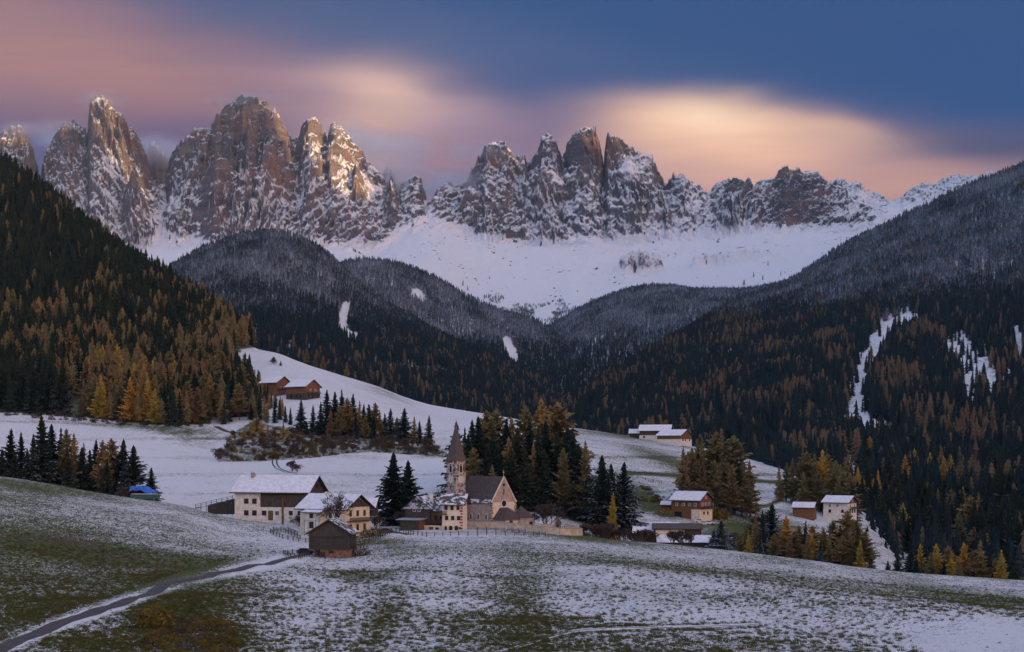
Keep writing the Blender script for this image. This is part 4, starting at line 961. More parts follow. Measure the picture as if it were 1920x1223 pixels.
# ------------------------------------------------------------------ buildings
class Thing:
    """local frame: x along the front, y away from the viewer, z up; the front faces -y"""
    def __init__(s, name, label, cat, px, Y, rot=0., z=None, group=None, dz=0.):
        p = W(px, Y, z); p.z += dz
        s.e = empty(name, p, R(rot)); tagit(s.e, label, cat, group)
    def mesh(s, part, v, f, mat, parent=None, loc=(0, 0, 0), rz=0., smooth=False):
        me = bpy.data.meshes.new(part); me.from_pydata([tuple(q) for q in v], [], f); me.materials.append(mat); me.validate(); me.update()
        if smooth: me.shade_smooth()
        o = bpy.data.objects.new(part, me); COL.objects.link(o); o.parent = parent or s.e; o.location = loc; o.rotation_euler = (0, 0, R(rz)); return o
    def inst(s, part, me, parent=None, loc=(0, 0, 0), rz=0.):
        o = bpy.data.objects.new(part, me); COL.objects.link(o); o.parent = parent or s.e; o.location = loc; o.rotation_euler = (0, 0, R(rz)); return o
    def box(s, part, x0, x1, y0, y1, z0, z1, mat, parent=None):
        return s.mesh(part, *boxvf(x0, x1, y0, y1, z0, z1), mat, parent)
    def prism(s, part, prof, a0, a1, axis, mat, parent=None):
        """prof: outline in (u, z); extruded along x (u = y) or along y (u = x)"""
        n = len(prof); v = []
        for a in (a0, a1):
            for u, z in prof: v.append((a, u, z) if axis == 'x' else (u, a, z))
        f = [tuple(range(n)), tuple(range(2 * n - 1, n - 1, -1))] + [(i, i + n, (i + 1) % n + n, (i + 1) % n) for i in range(n)]
        me = s.mesh(part, v, f, mat, parent); fix_normals(me.data); return me
    def gable(s, part, x0, x1, y0, y1, eave, ridge, axis, mat, z0=-1.5, parent=None):
        a, b = (y0, y1) if axis == 'x' else (x0, x1)
        return s.prism(part, [(a, z0), (b, z0), (b, eave), ((a + b) / 2, ridge - .12), (a, eave)], *((x0, x1) if axis == 'x' else (y0, y1)), axis, mat, parent)
    def roof(s, x0, x1, y0, y1, eave, ridge, axis, over=.9, th=.22, mat=None, snow=None, sth=.16, end=.8, parent=None, chim=None):
        a, b = (y0, y1) if axis == 'x' else (x0, x1); c = (a + b) / 2; sl = (ridge - eave) / (c - a)
        e0, e1 = ((x0, x1) if axis == 'x' else (y0, y1)); e0 -= end; e1 += end; ze = eave - over * sl
        pr = [(a - over, ze), (c, ridge), (b + over, ze), (b + over, ze + th), (c, ridge + th * 1.15), (a - over, ze + th)]
        r = s.prism('roof', pr, e0, e1, axis, mat or M_SHING, parent)
        if snow:
            t0 = th + .01
            sp = [(a - over + .1, ze + t0 + .1 * sl), (c, ridge + th * 1.15 + .02), (b + over - .1, ze + t0 + .1 * sl), (b + over - .16, ze + t0 + sth), (c, ridge + th * 1.15 + sth), (a - over + .16, ze + t0 + sth)]
            s.prism('snow_cover', sp, e0 + .12, e1 - .12, axis, snow, r)
        for (cx, cy, cw, cz) in (chim or []):
            k = s.box('chimney', cx - cw, cx + cw, cy - cw, cy + cw, ridge - 1.2, ridge + cz, M_CHURCH, r)
            
        return r
    def window(s, face, u, z, w, h, off, fr=None, pane=None, arch=False, sh=None, sill=True):
        me = win_mesh(w, h, arch); mp = pane_mesh(w, h, arch)
        loc, rz = {'f': ((u, off, z), 0), 'r': ((off, u, z), 90), 'l': ((off, u, z), -90), 'b': ((u, off, z), 180)}[face]
        o = s.inst('window', with_mat(me, fr or M_TRIM), None, loc, rz); s.inst('pane', with_mat(mp, pane or M_GLASS), o)
        if sh:
            for sg in (-1, 1):
                s.inst('shutter', with_mat(shut_mesh(w, h), sh), o, (sg * (w * .75 + .08), 0, 0))
        return o
    def door(s, face, u, z, w, h, off, mat=None, arch=False):
        loc, rz = {'f': ((u, off, z), 0), 'r': ((off, u, z), 90), 'l': ((off, u, z), -90)}[face]
        o = s.inst('door', with_mat(pane_mesh(w, h, arch, .07), mat or M_WOODW), None, loc, rz)
        s.inst('frame', with_mat(win_mesh(w, h, arch), M_TRIM), o); return o
def boxvf(x0, x1, y0, y1, z0, z1):
    return ([(x0, y0, z0), (x1, y0, z0), (x1, y1, z0), (x0, y1, z0), (x0, y0, z1), (x1, y0, z1), (x1, y1, z1), (x0, y1, z1)],
            [(0, 3, 2, 1), (4, 5, 6, 7), (0, 1, 5, 4), (1, 2, 6, 5), (2, 3, 7, 6), (3, 0, 4, 7)])
def fix_normals(me):
    import bmesh
    bm = bmesh.new(); bm.from_mesh(me); bmesh.ops.recalc_face_normals(bm, faces=bm.faces); bm.to_mesh(me); bm.free()
def multi(boxes):
    V, Fc = [], []
    for b in boxes:
        v, f = boxvf(*b); k = len(V); V += v; Fc += [tuple(i + k for i in q) for q in f]
    return V, Fc
_cache = {}
def cached(key, fn):
    if key not in _cache:
        V, Fc = fn(); me = bpy.data.meshes.new(key[0]); me.from_pydata(V, [], Fc); me.update(); _cache[key] = me
    return _cache[key]
def with_mat(me, mat):
    k = ('m', me.name, mat.name)
    if k not in _cache:
        q = me.copy(); q.materials.clear(); q.materials.append(mat); _cache[k] = q
    return _cache[k]
def win_mesh(w, h, arch):
    f = .13
    def fn():
        b = [(-w / 2 - f, -w / 2, -.10, .12, -h / 2 - f, h / 2 + f), (w / 2, w / 2 + f, -.10, .12, -h / 2 - f, h / 2 + f), (-w / 2, w / 2, -.10, .12, h / 2, h / 2 + f), (-w / 2 - .05, w / 2 + .05, -.16, .10, -h / 2 - f - .02, -h / 2)]
        if w > .7 and not arch: b.append((-.03, .03, -.075, .10, -h / 2, h / 2))
        V, Fc = multi(b)
        if arch:
            k = len(V); n = 10
            for i in range(n + 1):
                a = math.pi * i / n
                for r in (w / 2, w / 2 + f): V += [(math.cos(a) * r, -.09, h / 2 + math.sin(a) * r), (math.cos(a) * r, .1, h / 2 + math.sin(a) * r)]
            for i in range(n):
                a, c = k + 4 * i, k + 4 * i + 4; Fc += [(a, a + 2, c + 2, c), (a + 2, a + 3, c + 3, c + 2), (a, c, c + 1, a + 1)]
        return V, Fc
    return cached(('window_frame', w, h, arch), fn)
def pane_mesh(w, h, arch, proud=.03):
    def fn():
        V, Fc = multi([(-w / 2, w / 2, -proud, .06, -h / 2, h / 2)])
        if arch:
            k = len(V); n = 10; V += [(math.cos(math.pi * i / n) * w / 2, -proud + .002, h / 2 + math.sin(math.pi * i / n) * w / 2) for i in range(n + 1)]; Fc.append(tuple(range(k + n, k - 1, -1)))
        return V, Fc
    return cached(('pane_face', w, h, arch, proud), fn)
def shut_mesh(w, h): return cached(('shutter_leaf', w, h), lambda: multi([(-w / 4, w / 4, -.09, .0, -h / 2, h / 2)]))
def railing(t, x0, x1, y, z, parent=None, mat=None, face='f', h=1.0, step=.35, part='railing'):
    b = []
    n = max(2, int(abs(x1 - x0) / step))
    for i in range(n + 1):
        u = x0 + (x1 - x0) * i / n; b.append((u - .07, u + .07, y - .03, y + .03, z, z + h - .06))
    b.append((x0 - .05, x1 + .05, y - .07, y + .07, z + h - .06, z + h)); b.append((x0 - .05, x1 + .05, y - .05, y + .05, z + .08, z + .16))
    if face == 'r': b = [(p[2], p[3], p[0], p[1], p[4], p[5]) for p in b]
    return t.mesh(part, *multi(b), mat or M_WOOD, parent)
def boards(t, x0, x1, y, z0, z1, mat, step=.45, th=.05, face='f', topfn=None, parent=None, part='board', horiz=False):
    """upright (or lying) boards, each a part, standing a little proud of the wall"""
    n = max(1, int((x1 - x0) / step)) if not horiz else max(1, int((z1 - z0) / step)); q = random.Random(int(x0 * 10 + z0))
    for i in range(n):
        pr = th + q.uniform(0, .03)
        if horiz:
            a, b = x0, x1; c = z0 + (z1 - z0) * i / n; d = c + (z1 - z0) / n - .035
        else:
            a = x0 + (x1 - x0) * i / n; b = a + (x1 - x0) / n - .03; c, d = z0, (topfn((a + b) / 2) if topfn else z1)
        bb = (a, b, y - pr, y + .02, c, d)
        if face == 'r': bb = (y - .02, y + pr, a, b, c, d)
        t.mesh(part, *boxvf(*bb), mat, parent)

# ---- long farmhouse with the snowy roof
def long_farmhouse():
    t = Thing('long_farmhouse', 'long farmhouse with wide snow covered roof, white lower walls and dark board upper storey', 'farmhouse', 441, 434, -17, dz=.0)
    W_, D_ = 24.6, 11.; z0 = 0
    t.gable('wall', 0, W_, 0, D_, 9.0, 13.0, 'x', M_WOOD, -2.5)
    t.box('white_wall', -.12, 8.6, -.12, D_ - .5, -2.5, 7.9, M_PLASTER); t.box('white_wall', 8.6, W_ + .06, -.06, D_ - 1, -2.5, 3.7, M_PLASTER)
    boards(t, 8.7, W_ - .05, -.02, 3.8, 8.75, M_WOOD, .62)
    boards(t, .3, D_ - .3, W_ + .02, 3.8, 0, M_WOOD, .7, face='r', topfn=lambda u: 8.9 + (1 - abs(u - D_ / 2) / (D_ / 2)) * 3.7)
    for x in (9.6, 13.8, 18., 22.): 
        for sg in (-1, 1):
            V, Fc = [], []; tube(V, Fc, [(x, -.16, 4.), (x + sg * 1.7 + .0, -.16, 7.6)], [.09, .09], 4); t.mesh('brace', V, Fc, M_WOODW)
    r = t.roof(0, W_, 0, D_, 9.0, 13.0, 'x', 1.5, .24, M_TRIM, M_ROOFSNOW, .2, 1.3)
    t.box('chimney', 3.2, 4.3, 4.2, 5.2, 10.5, 14.2, M_CHURCH, r); t.box('cap', 3.05, 4.45, 4.05, 5.35, 14.2, 14.4, M_ROOFSNOW, r)
    for i in range(28): t.box('rafter', .3 + i * .93, .45 + i * .93, -1.35, -.15, 8.32, 8.5, M_WOODW, r)
    for x in (3.9, 7.0 - .35): t.window('f', x, 5.5, 1.25, 1.3, -.14); 
    for x in (3.9, 6.65): t.window('f', x, 1.9, 1.25, 1.3, -.14)
    for x in (9.9, 14.3): t.window('f', x, 1.9, 1.2, 1.2, -.08, M_WHITE if x > 14 else None)
    t.door('f', 12.1, 1.2, 1.3, 2.6, -.08)
    for x in (18.9, 21.8): t.window('f', x, 2.0, 1.0, 1.1, -.08)
    t.window('r', 6., 10.2, 1.0, 1.1, W_ + .12); t.window('r', 3., 5.6, 1.0, 1.1, W_ + .12); t.window('r', 9., 5.6, 1.0, 1.1, W_ + .12)
    t.box('pilaster', 16.0, 16.5, -.5, -.06, -2.5, 6.6, M_WOODW)
long_farmhouse()

def ramp():
    t = Thing('barn_ramp', 'sloping timber ramp with railing leading up to the long farmhouse', 'ramp', 366, 446, -8)
    t.mesh('deck', *(lambda L: ([(0, 0, 0.3), (L, 0, 3.2), (L, 3, 3.2), (0, 3, 0.3), (0, 0, .55), (L, 0, 3.45), (L, 3, 3.45), (0, 3, .55)], boxvf(0, 1, 0, 1, 0, 1)[1]))(12.5), M_ROOFSNOW2)
    for i in range(8): 
        x = .2 + i * 1.72; z = .55 + x / 12.5 * 2.9; t.box('post', x - .07, x + .07, -.1, .04, -2.0, z + 1.05, M_WOOD)
    for h in (.45, .95): 
        V, Fc = [], []; tube(V, Fc, [(0, -.12, .55 + h), (12.5, -.12, 3.45 + h)], [.07, .07], 4); t.mesh('rail', V, Fc, M_WOOD)
    t.mesh('side_wall', [(4, .25, -1.5), (12.5, .25, -1.5), (12.5, .25, 3.15), (4, .25, 1.2), (4, 2.8, -1.5), (12.5, 2.8, -1.5), (12.5, 2.8, 3.15), (4, 2.8, 1.2)], [(0, 1, 2, 3), (5, 4, 7, 6), (1, 5, 6, 2), (4, 0, 3, 7)], M_WOOD)
ramp()

# ---- white farmhouse with balcony gable
def white_farmhouse():
    t = Thing('white_farmhouse', 'white rendered farmhouse with balcony gable and snowy roof behind the bare tree', 'farmhouse', 563, 408, -32)
    W_, D_ = 16.6, 11.2
    t.gable('wall', 0, W_, 0, D_, 7.6, 11.0, 'x', M_CREAM, -3.5)
    r = t.roof(0, W_, 0, D_, 7.6, 11.0, 'x', 1.3, .22, M_TRIM, M_ROOFSNOW, .18, 1.5)
    boards(t, .5, D_ - .5, W_ + .02, 7.7, 0, M_WOOD, .75, face='r', topfn=lambda u: 7.75 + (1 - abs(u - D_ / 2) / (D_ / 2)) * 2.7)
    t.prism('stair_tower', [(-2.6, -3.5), (.05, -3.5), (.05, 6.9), (-2.6, 6.2)], 3.7, 9.4, 'x', M_PLASTER)
    rr = t.prism('lean_to_roof', [(-3.4, 6.0), (.1, 6.95), (.1, 7.15), (-3.4, 6.2)], 3.0, 10.1, 'x', M_TRIM)
    t.prism('snow_cover', [(-3.3, 6.22), (.1, 7.17), (.1, 7.33), (-3.3, 6.38)], 3.1, 10.0, 'x', M_ROOFSNOW, rr)
    t.window('f', 6.4, 2.6, 1.3, 1.6, -2.63); t.window('f', 6.4, 5.2, 1.1, 1.0, -2.63); t.window('f', 6.4, -1.6, .6, .7, -2.63)
    for x in (3.8, 5.2, 8.0, 9.2): t.box('trellis_bar', x - .03, x + .03, -2.7, -2.64, -1.2, 4.6, M_TRIM)
    for z in (-1.0, .6, 3.8): t.box('trellis_bar', 3.8, 9.3, -2.74, -2.68, z - .03, z + .03, M_TRIM)
    t.window('f', 2.6, 2.6, .9, 1.2, -.03); t.window('f', 2.8, 5.6, .9, 1.0, -.03); t.door('f', 2.6, -.6, 1.1, 2.2, -.03, M_RED)
    for x in (11.2, 13.6): t.window('f', x, 2.4, .8, 1.5, -.03); t.window('f', x, 5.4, .8, 1.2, -.03)
    for y in (2.4, 5.6, 8.8): t.window('r', y, 1.9, .8, 1.6, W_ + .03, M_WOODW); t.window('r', y, 5.9, .8, 1.4, W_ + .03, M_WOODW)
    t.door('r', 5.4, -2.0, .9, 2.4, W_ + .03); t.window('r', 2.4, -1.8, .6, .7, W_ + .03); t.window('r', 8.8, -1.8, .6, .7, W_ + .03)
    b = t.box('balcony', W_ + .02, W_ + 1.3, .6, D_ - .2, 3.55, 3.75, M_WOOD)
    railing(t, .6, D_ - .2, W_ + 1.25, 3.75, b, face='r', step=.3)
    t.box('chimney', 5.0, 5.8, 5.0, 5.8, 10.2, 11.9, M_PLASTER, r)
white_farmhouse()

def rear_house():
    t = Thing('rear_outbuilding', 'low outbuilding with flat snowy roof half hidden behind the white farmhouse', 'outbuilding', 650, 437, -6)
    t.gable('wall', 0, 8.6, 0, 7, 6.0, 8.6, 'x', M_WOOD, -2); t.roof(0, 8.6, 0, 7, 6.0, 8.6, 'x', 1.0, .22, M_TRIM, M_ROOFSNOW, .2, .8)
    t.box('white_wall', -.05, 8.66, -.06, 6.9, -2, 3.4, M_PLASTER); t.window('f', 7.4, 4.6, .9, .9, -.03)
rear_house()

# ---- hay barn in the foreground
def hay_barn():
    t = Thing('hay_barn', 'weathered dark board hay barn with reddish stone base standing alone beside the lane', 'barn', 579, 346, -6)
    W_, D_ = 10.2, 7.5
    t.box('stone_base', 2.8, W_ - .15, .25, D_, -2.5, 1.75, M_REDSTONE); t.box('stone_base', .3, 2.8, 4.5, D_, -2.5, 1.75, M_REDSTONE)
    q = random.Random(3)
    for r_ in range(4):
        x = 2.82 + (r_ % 2) * .3
        while x < W_ - .8:
            w = q.uniform(.5, .95); z = -.15 + r_ * .46; t.box('stone', x, min(x + w - .06, W_ - .18), .25 - q.uniform(.03, .10), .3, z, z + .40, M_REDSTONE); x += w
    t.window('f', 5.6, 1.15, .9, .35, .16); t.door('f', 3.5, .4, .9, 1.3, .16, M_GLASS)
    t.gable('wall', 0, W_, 0, D_, 5.9, 9.0, 'y', M_WOODH, 1.75)
    boards(t, .08, W_ - .05, -.0, 1.95, 5.0, M_WOODH, .42, .06, horiz=True, part='log')
    tf = lambda u: 5.6 + (1 - abs(u - W_ / 2) / (W_ / 2)) * 2.9
    boards(t, .15, W_ - .1, -.03, 5.2, 0, M_WOOD, .42, .05, topfn=tf)
    for x in (.15, 3.0, 5.4, 8.0, W_ - .15): t.box('post', x - .11, x + .11, -.18, -.04, -1.6 if x < 1 else 1.7, 5.3, M_WOOD)
    for z in (1.75, 5.05): t.box('beam', -.2, W_ + .2, -.26, -.02, z, z + .2, M_WOOD)
    t.box('post', 1.5, 1.7, .1, .3, -1.6, 1.75, M_WOOD); t.box('post', 1.5, 1.7, 3.9, 4.1, -1.6, 1.75, M_WOOD)
    t.roof(0, W_, 0, D_, 5.9, 9.0, 'y', .9, .2, M_SHING, M_ROOFSNOW2, .12, .9)
    t.box('rail', 1.9, 2.7, .1, .16, .2, .3, M_WOOD); t.box('rail', 1.9, 2.7, .1, .16, .7, .8, M_WOOD)
hay_barn()

# ---- brown timber house with white corner block
def brown_house():
    t = Thing('timber_house', 'dark timber house with patchy snow roof and pale corner block beside the church', 'house', 760, 424, -20)
    t.gable('wall', 0, 8.0, 0, 9, 6.6, 9.6, 'y', M_WOOD, -2.2)
    t.roof(0, 8.0, 0, 9, 6.6, 9.6, 'y', 1.0, .2, M_SHING, M_ROOFSNOW2, .12, .9)
    boards(t, .2, 7.8, -.02, 2.6, 0, M_WOOD, .6, topfn=lambda u: 6.3 + (1 - abs(u - 4) / 4) * 2.7)
    w = t.box('white_wall', 2.6, 12.4, -1.4, 8., -2.5, 1.3, M_CREAM); t.window('f', 3.9, .2, .9, .8, -1.43); t.door('f', 6.0, -.3, 1.5, 2., -1.43, M_WOOD); t.door('f', 9.0, -.2, 1.1, 2., -1.43); t.window('f', 11., .2, .8, .9, -1.43)
    t.window('f', 3.0, 6.0, .8, 1., -.08, M_WHITE); t.window('f', 4.6, 6.0, .8, 1., -.08, M_WHITE)
    t.box('annex', .4, 6.6, -4.6, -.05, -1.6, 3.2, M_WOODW); boards(t, -4.5, -.1, 6.62, -1.3, 3.2, M_WOODW, .5, face='r'); boards(t, .45, 6.55, -4.62, -1.3, 3.1, M_WOOD, .55)
    t.mesh('tin_roof', *boxvf(-.6, 7.4, -5.4, .3, 3.3, 3.5), M_METAL).rotation_euler = (R(3), 0, 0)
    t.gable('wall', 8.0, 12.6, 1.0, 9, 6.0, 8.4, 'x', M_WOODW, -2.2)
    t.roof(8.2, 12.4, .9, 9, 6.0, 8.4, 'x', 1.0, .2, M_SHING, M_ROOFSNOW2, .12, .2)
    b = t.box('balcony', 8.1, 12.5, -.2, 1.0, 1.9, 2.05, M_WOOD); railing(t, 8.2, 12.4, -.15, 2.05, b, step=.3); t.window('f', 9.6, 3.4, .8, 1.4, .97); t.window('f', 11.4, 3.4, .8, 1.4, .97)
    t.box('chimney', 5.6, 6.5, 5.4, 6.2, 8., 10.9, M_PLASTER)
brown_house()
def corner_block():
    t = Thing('corner_house', 'tall narrow cream house with quoined corner and three rows of small windows', 'house', 829, 417, -9)
    W_, D_ = 6.1, 7.5
    t.gable('wall', 0, W_, 0, D_, 8.0, 10.4, 'x', M_CREAM, -3)
    t.roof(0, W_, 0, D_, 8.0, 10.4, 'x', 1.1, .2, M_SHING, M_ROOFSNOW2, .13, 1.2)
    for x in (1.2, 3.0, 4.8): t.window('f', x, 6.6, .7, 1., -.03, M_RED if x > 4.5 else None)
    for x in (1.4, 3.2, 5.0): t.window('f', x, 3.6, .7, .95, -.03)
    for x in (2.6, 4.3): t.door('f', x, .2, .8, 1.2, -.03, M_GLASS, arch=True)
    t.window('f', 1.1, .5, .5, 1., -.03); t.window('f', 5.3, .6, .4, .4, -.03)
    for i in range(11): t.box('quoin', W_ - (.55 if i % 2 else .85), W_ + .05, -.07, .3, -1.4 + i * .85, -1.4 + i * .85 + .5, M_RED)
    b = t.box('balcony', -1.2, 1.6, -1.0, -.02, 4.55, 4.7, M_WOOD); railing(t, -1.1, 1.5, -.95, 4.7, b, step=.3)
corner_block()

# ---- the church
def church():
    t = Thing('church', 'stone village church with tall pointed spire, steep dark roof and clock tower', 'church', 921, 441, -45, dz=-.0)
    # local: gable front faces -y turned towards the west; nave runs away along +y
    W_, L_ = 11.0, 15.5; e_, r_ = 7.4, 15.2
    # after the turn of -45 the front (facing -y) looks to the lower left, the x end to the lower right: the nave runs along x, its gable at x = 0
    t.gable('nave_wall', -L_, 0, 0, W_, e_, r_, 'x', M_CHURCH, -3)
    t.roof(-L_, 0, 0, W_, e_, r_, 'x', .35, .2, M_SHING, None, .0, -.05)
    t.prism('roof_snow_streaks', [(-.42, e_ - .38), (.35, e_ + .72), (.35, e_ + .80), (-.42, e_ - .30)], -L_ + .3, -.3, 'x', M_ROOFSNOW2)
    # pale gable verge
    for sg in (0, 1):
        y0, y1 = (0, W_ / 2) if sg == 0 else (W_, W_ / 2); V, Fc = [], []
        tube(V, Fc, [(.12, y0, e_ - .1), (.12, y1, r_ + .12)], [.22, .22], 4); t.mesh('verge', V, Fc, M_CREAM)
    t.box('west_lit_face', .0, .08, .3, W_ - .3, -3, e_ - .1, M_CREAM)  # paler facing stands in for warm evening light on the gable
    # round window, slit and oculus
    def disc(part, u, z, r, mat, off=.1, ring=None):
        n = 18; V = [(off, u + math.cos(2 * math.pi * i / n) * r, z + math.sin(2 * math.pi * i / n) * r) for i in range(n)]; V += [(off - .1, y, z_) for _, y, z_ in V]
        o = t.mesh(part, V, [tuple(range(n))] + [(i, i + n, (i + 1) % n + n, (i + 1) % n) for i in range(n)], mat)
        if ring:
            V2 = []
            for i in range(n):
                for rr in (r, r * 1.28): V2.append((off + .05, u + math.cos(2 * math.pi * i / n) * rr, z + math.sin(2 * math.pi * i / n) * rr))
            t.mesh('ring', V2, [(2 * i, 2 * i + 1, (2 * i + 3) % (2 * n), (2 * i + 2) % (2 * n)) for i in range(n)], ring, o)
        return o
    disc('rose_window', W_ / 2, 6.9, 1.0, M_GLASS, .14, M_WHITE); disc('oculus', W_ / 2, 12.8, .42, M_GLASS, .12, M_TRIM)
    t.window('r', W_ / 2, 10.6, .5, 1.7, .05, M_CHURCH)
    for i, u in enumerate((.15, W_ - .15)):
        for k in range(11):
            a = .5 if k % 2 else .85; y0, y1 = (u - .2, u - .2 + a + .1) if i == 0 else (u + .2 - a - .1, u + .2)
            t.box('quoin', .02, .16, y0, y1, -1.2 + k * .8, -1.2 + k * .8 + .6, M_STONE)
            if i == 0: t.box('quoin', -a - .1, .02, -.12, .0, -1.2 + k * .8, -1.2 + k * .8 + .6, M_STONE)
    # long side facing the village: three arched windows, a door with little canopy
    for x in (-2.2, -5.8, -9.2): t.window('f', x, 2.6, .8, 1.5, -.05, M_WHITE, arch=True)
    t.door('f', -11.6, -.2, 1.2, 2.4, -.05, M_WOOD); c = t.box('canopy', -12.8, -10.4, -1.1, 0, 1.6, 1.75, M_SHING)
    t.window('f', -14.2, 2.8, .9, 1.5, -.05, M_WHITE, arch=True)
    # porch before the gable, hipped roof
    t.box('porch_wall', .1, 4.4, 1.4, W_ - 1.8, -3, 2.0, M_CREAM)
    ev = [( -.0, .5), (5.3, .5), (5.3, W_ - .9), (0, W_ - .9)]
    t.mesh('porch_roof', [(a, b, 1.95) for a, b in ev] + [(.2, 3.6, 5.6), (.2, W_ - 4.0, 5.6), (1.9, W_ / 2 - .4, 5.6), (1.9, W_ / 2 + .2, 5.6)], [(0, 1, 6, 4), (1, 2, 7, 6), (2, 3, 5, 7), (4, 6, 7, 5), (0, 3, 2, 1)], M_SHING)
    t.door('r', 4.4, -.2, 1.5, 2.0, 4.43, M_WOOD, arch=True)
    for y in (6.6, 7.6): t.window('r', y, .4, .45, .9, 4.43, M_WHITE)
    for k in range(5): t.box('quoin', 4.3, 4.5, 1.3, 1.9 + .3 * (k % 2), -1.2 + k * .65, -1.2 + k * .65 + .45, M_STONE); t.box('quoin', 4.3, 4.5, W_ - 2.4, W_ - 1.7, -1.2 + k * .65, -1.2 + k * .65 + .45, M_STONE)
    # cross on the gable
    g = t.box('cross', -.12, .0, W_ / 2 - .06, W_ / 2 + .06, r_ + .2, r_ + 2.3, M_GILT); t.box('crossbar', -.13, .01, W_ / 2 - .45, W_ / 2 + .45, r_ + 1.4, r_ + 1.55, M_GILT, g)
church()
def tower():
    t = Thing('bell_tower', 'slim square stone bell tower of the church with white clocks under a needle spire', 'tower', 855, 447, -45)
    s = 4.3; H_ = 20.6; h = s / 2
    t.box('shaft', -h, h, -h, h, -4, H_, M_STONE); 
    q = random.Random(5)
    # rough light and dark stones, those that show one by one
    for face in ('f', 'r'):
        for k in range(26):
            x = -h + q.uniform(0, .3)
            while x < h - .4:
                w = q.uniform(.45, .9); z = 2.0 + k * .7
                if q.random() < .62 and abs(z - 15) > 1.3 and abs(z - 18) > 1.2:
                    pr = q.uniform(.03, .09); b = (x, min(x + w - .1, h), -h - pr, -h + .02, z, z + q.uniform(.35, .6))
                    if face == 'r': b = (h - .02, h + pr, b[0], b[1], b[4], b[5])
                    t.mesh('stone', *boxvf(*b), M_CHURCH if q.random() < .6 else M_STONE)
                x += w
    for face in ('f', 'r'):
        off = -h - .1 if face == 'f' else h + .1
        t.window(face, 0, 18.0, 1.1, 2.2, off, M_CREAM, arch=True)
        n = 24; r = 1.15; loc, rz = ((0, off, 14.7), 0) if face == 'f' else ((off, 0, 14.7), 90)
        V = [(math.cos(2 * math.pi * i / n) * r, 0, math.sin(2 * math.pi * i / n) * r) for i in range(n)] + [(math.cos(2 * math.pi * i / n) * r, .1, math.sin(2 * math.pi * i / n) * r) for i in range(n)]
        c = t.mesh('clock_face', V, [tuple(range(n))] + [(i, i + n, (i + 1) % n + n, (i + 1) % n) for i in range(n)], M_WHITE, None, loc, rz)
        for i in range(12):
            a = math.pi * i / 6; cx, cz = math.sin(a) * .95, math.cos(a) * .95; t.mesh('hour_mark', *boxvf(cx - .05, cx + .05, -.03, -.001, cz - .08, cz + .08), M_TRIM, c)
        V, Fc = [], []; tube(V, Fc, [(0, -.05, -.1), (-.10, -.05, .85)], [.05, .03], 4); t.mesh('hand', V, Fc, M_TRIM, c)
        V, Fc = [], []; tube(V, Fc, [(0, -.07, .1), (.28, -.07, -.55)], [.06, .04], 4); t.mesh('hand', V, Fc, M_TRIM, c)
    o = h + .32
    t.mesh('spire', [(-o, -o, H_ - .05), (o, -o, H_ - .05), (o, o, H_ - .05), (-o, o, H_ - .05), (-h * .86, -h * .86, H_ + 1.6), (h * .86, -h * .86, H_ + 1.6), (h * .86, h * .86, H_ + 1.6), (-h * .86, h * .86, H_ + 1.6), (0, 0, H_ + 12.2)],
           [(0, 3, 2, 1), (0, 1, 5, 4), (1, 2, 6, 5), (2, 3, 7, 6), (3, 0, 4, 7), (4, 5, 8), (5, 6, 8), (6, 7, 8), (7, 4, 8)], M_SPIRE)
    V, Fc = [], []; tube(V, Fc, [(0, 0, H_ + 12), (0, 0, H_ + 13.6)], [.06, .05], 4); f = t.mesh('finial', V, Fc, M_GILT)
    t.box('crossbar', -.35, .35, -.05, .05, H_ + 13.0, H_ + 13.12, M_GILT, f)
tower()
def chapel():
    t = Thing('side_chapel', 'low side chapel with dark hipped roof on the far side of the church porch', 'chapel', 982, 446, -45)
    n = 8; V = []; r = 3.4
    for z in (-3, 2.6):
        for i in range(n): V.append((math.cos(2 * math.pi * (i + .5) / n) * r, math.sin(2 * math.pi * (i + .5) / n) * r, z))
    t.mesh('wall', V, [(i, (i + 1) % n, (i + 1) % n + n, i + n) for i in range(n)] + [tuple(range(n, 2 * n))], M_CHURCH)
    V = [(math.cos(2 * math.pi * (i + .5) / n) * r * 1.15, math.sin(2 * math.pi * (i + .5) / n) * r * 1.15, 2.5) for i in range(n)] + [(-1.4, 0, 6.2)]
    t.mesh('roof', V, [(i, (i + 1) % n, n) for i in range(n)] + [tuple(range(n - 1, -1, -1))], M_SHING)
    t.door('r', .0, -.1, 1.2, 1.4, r * .93, M_GLASS, arch=True)
chapel()

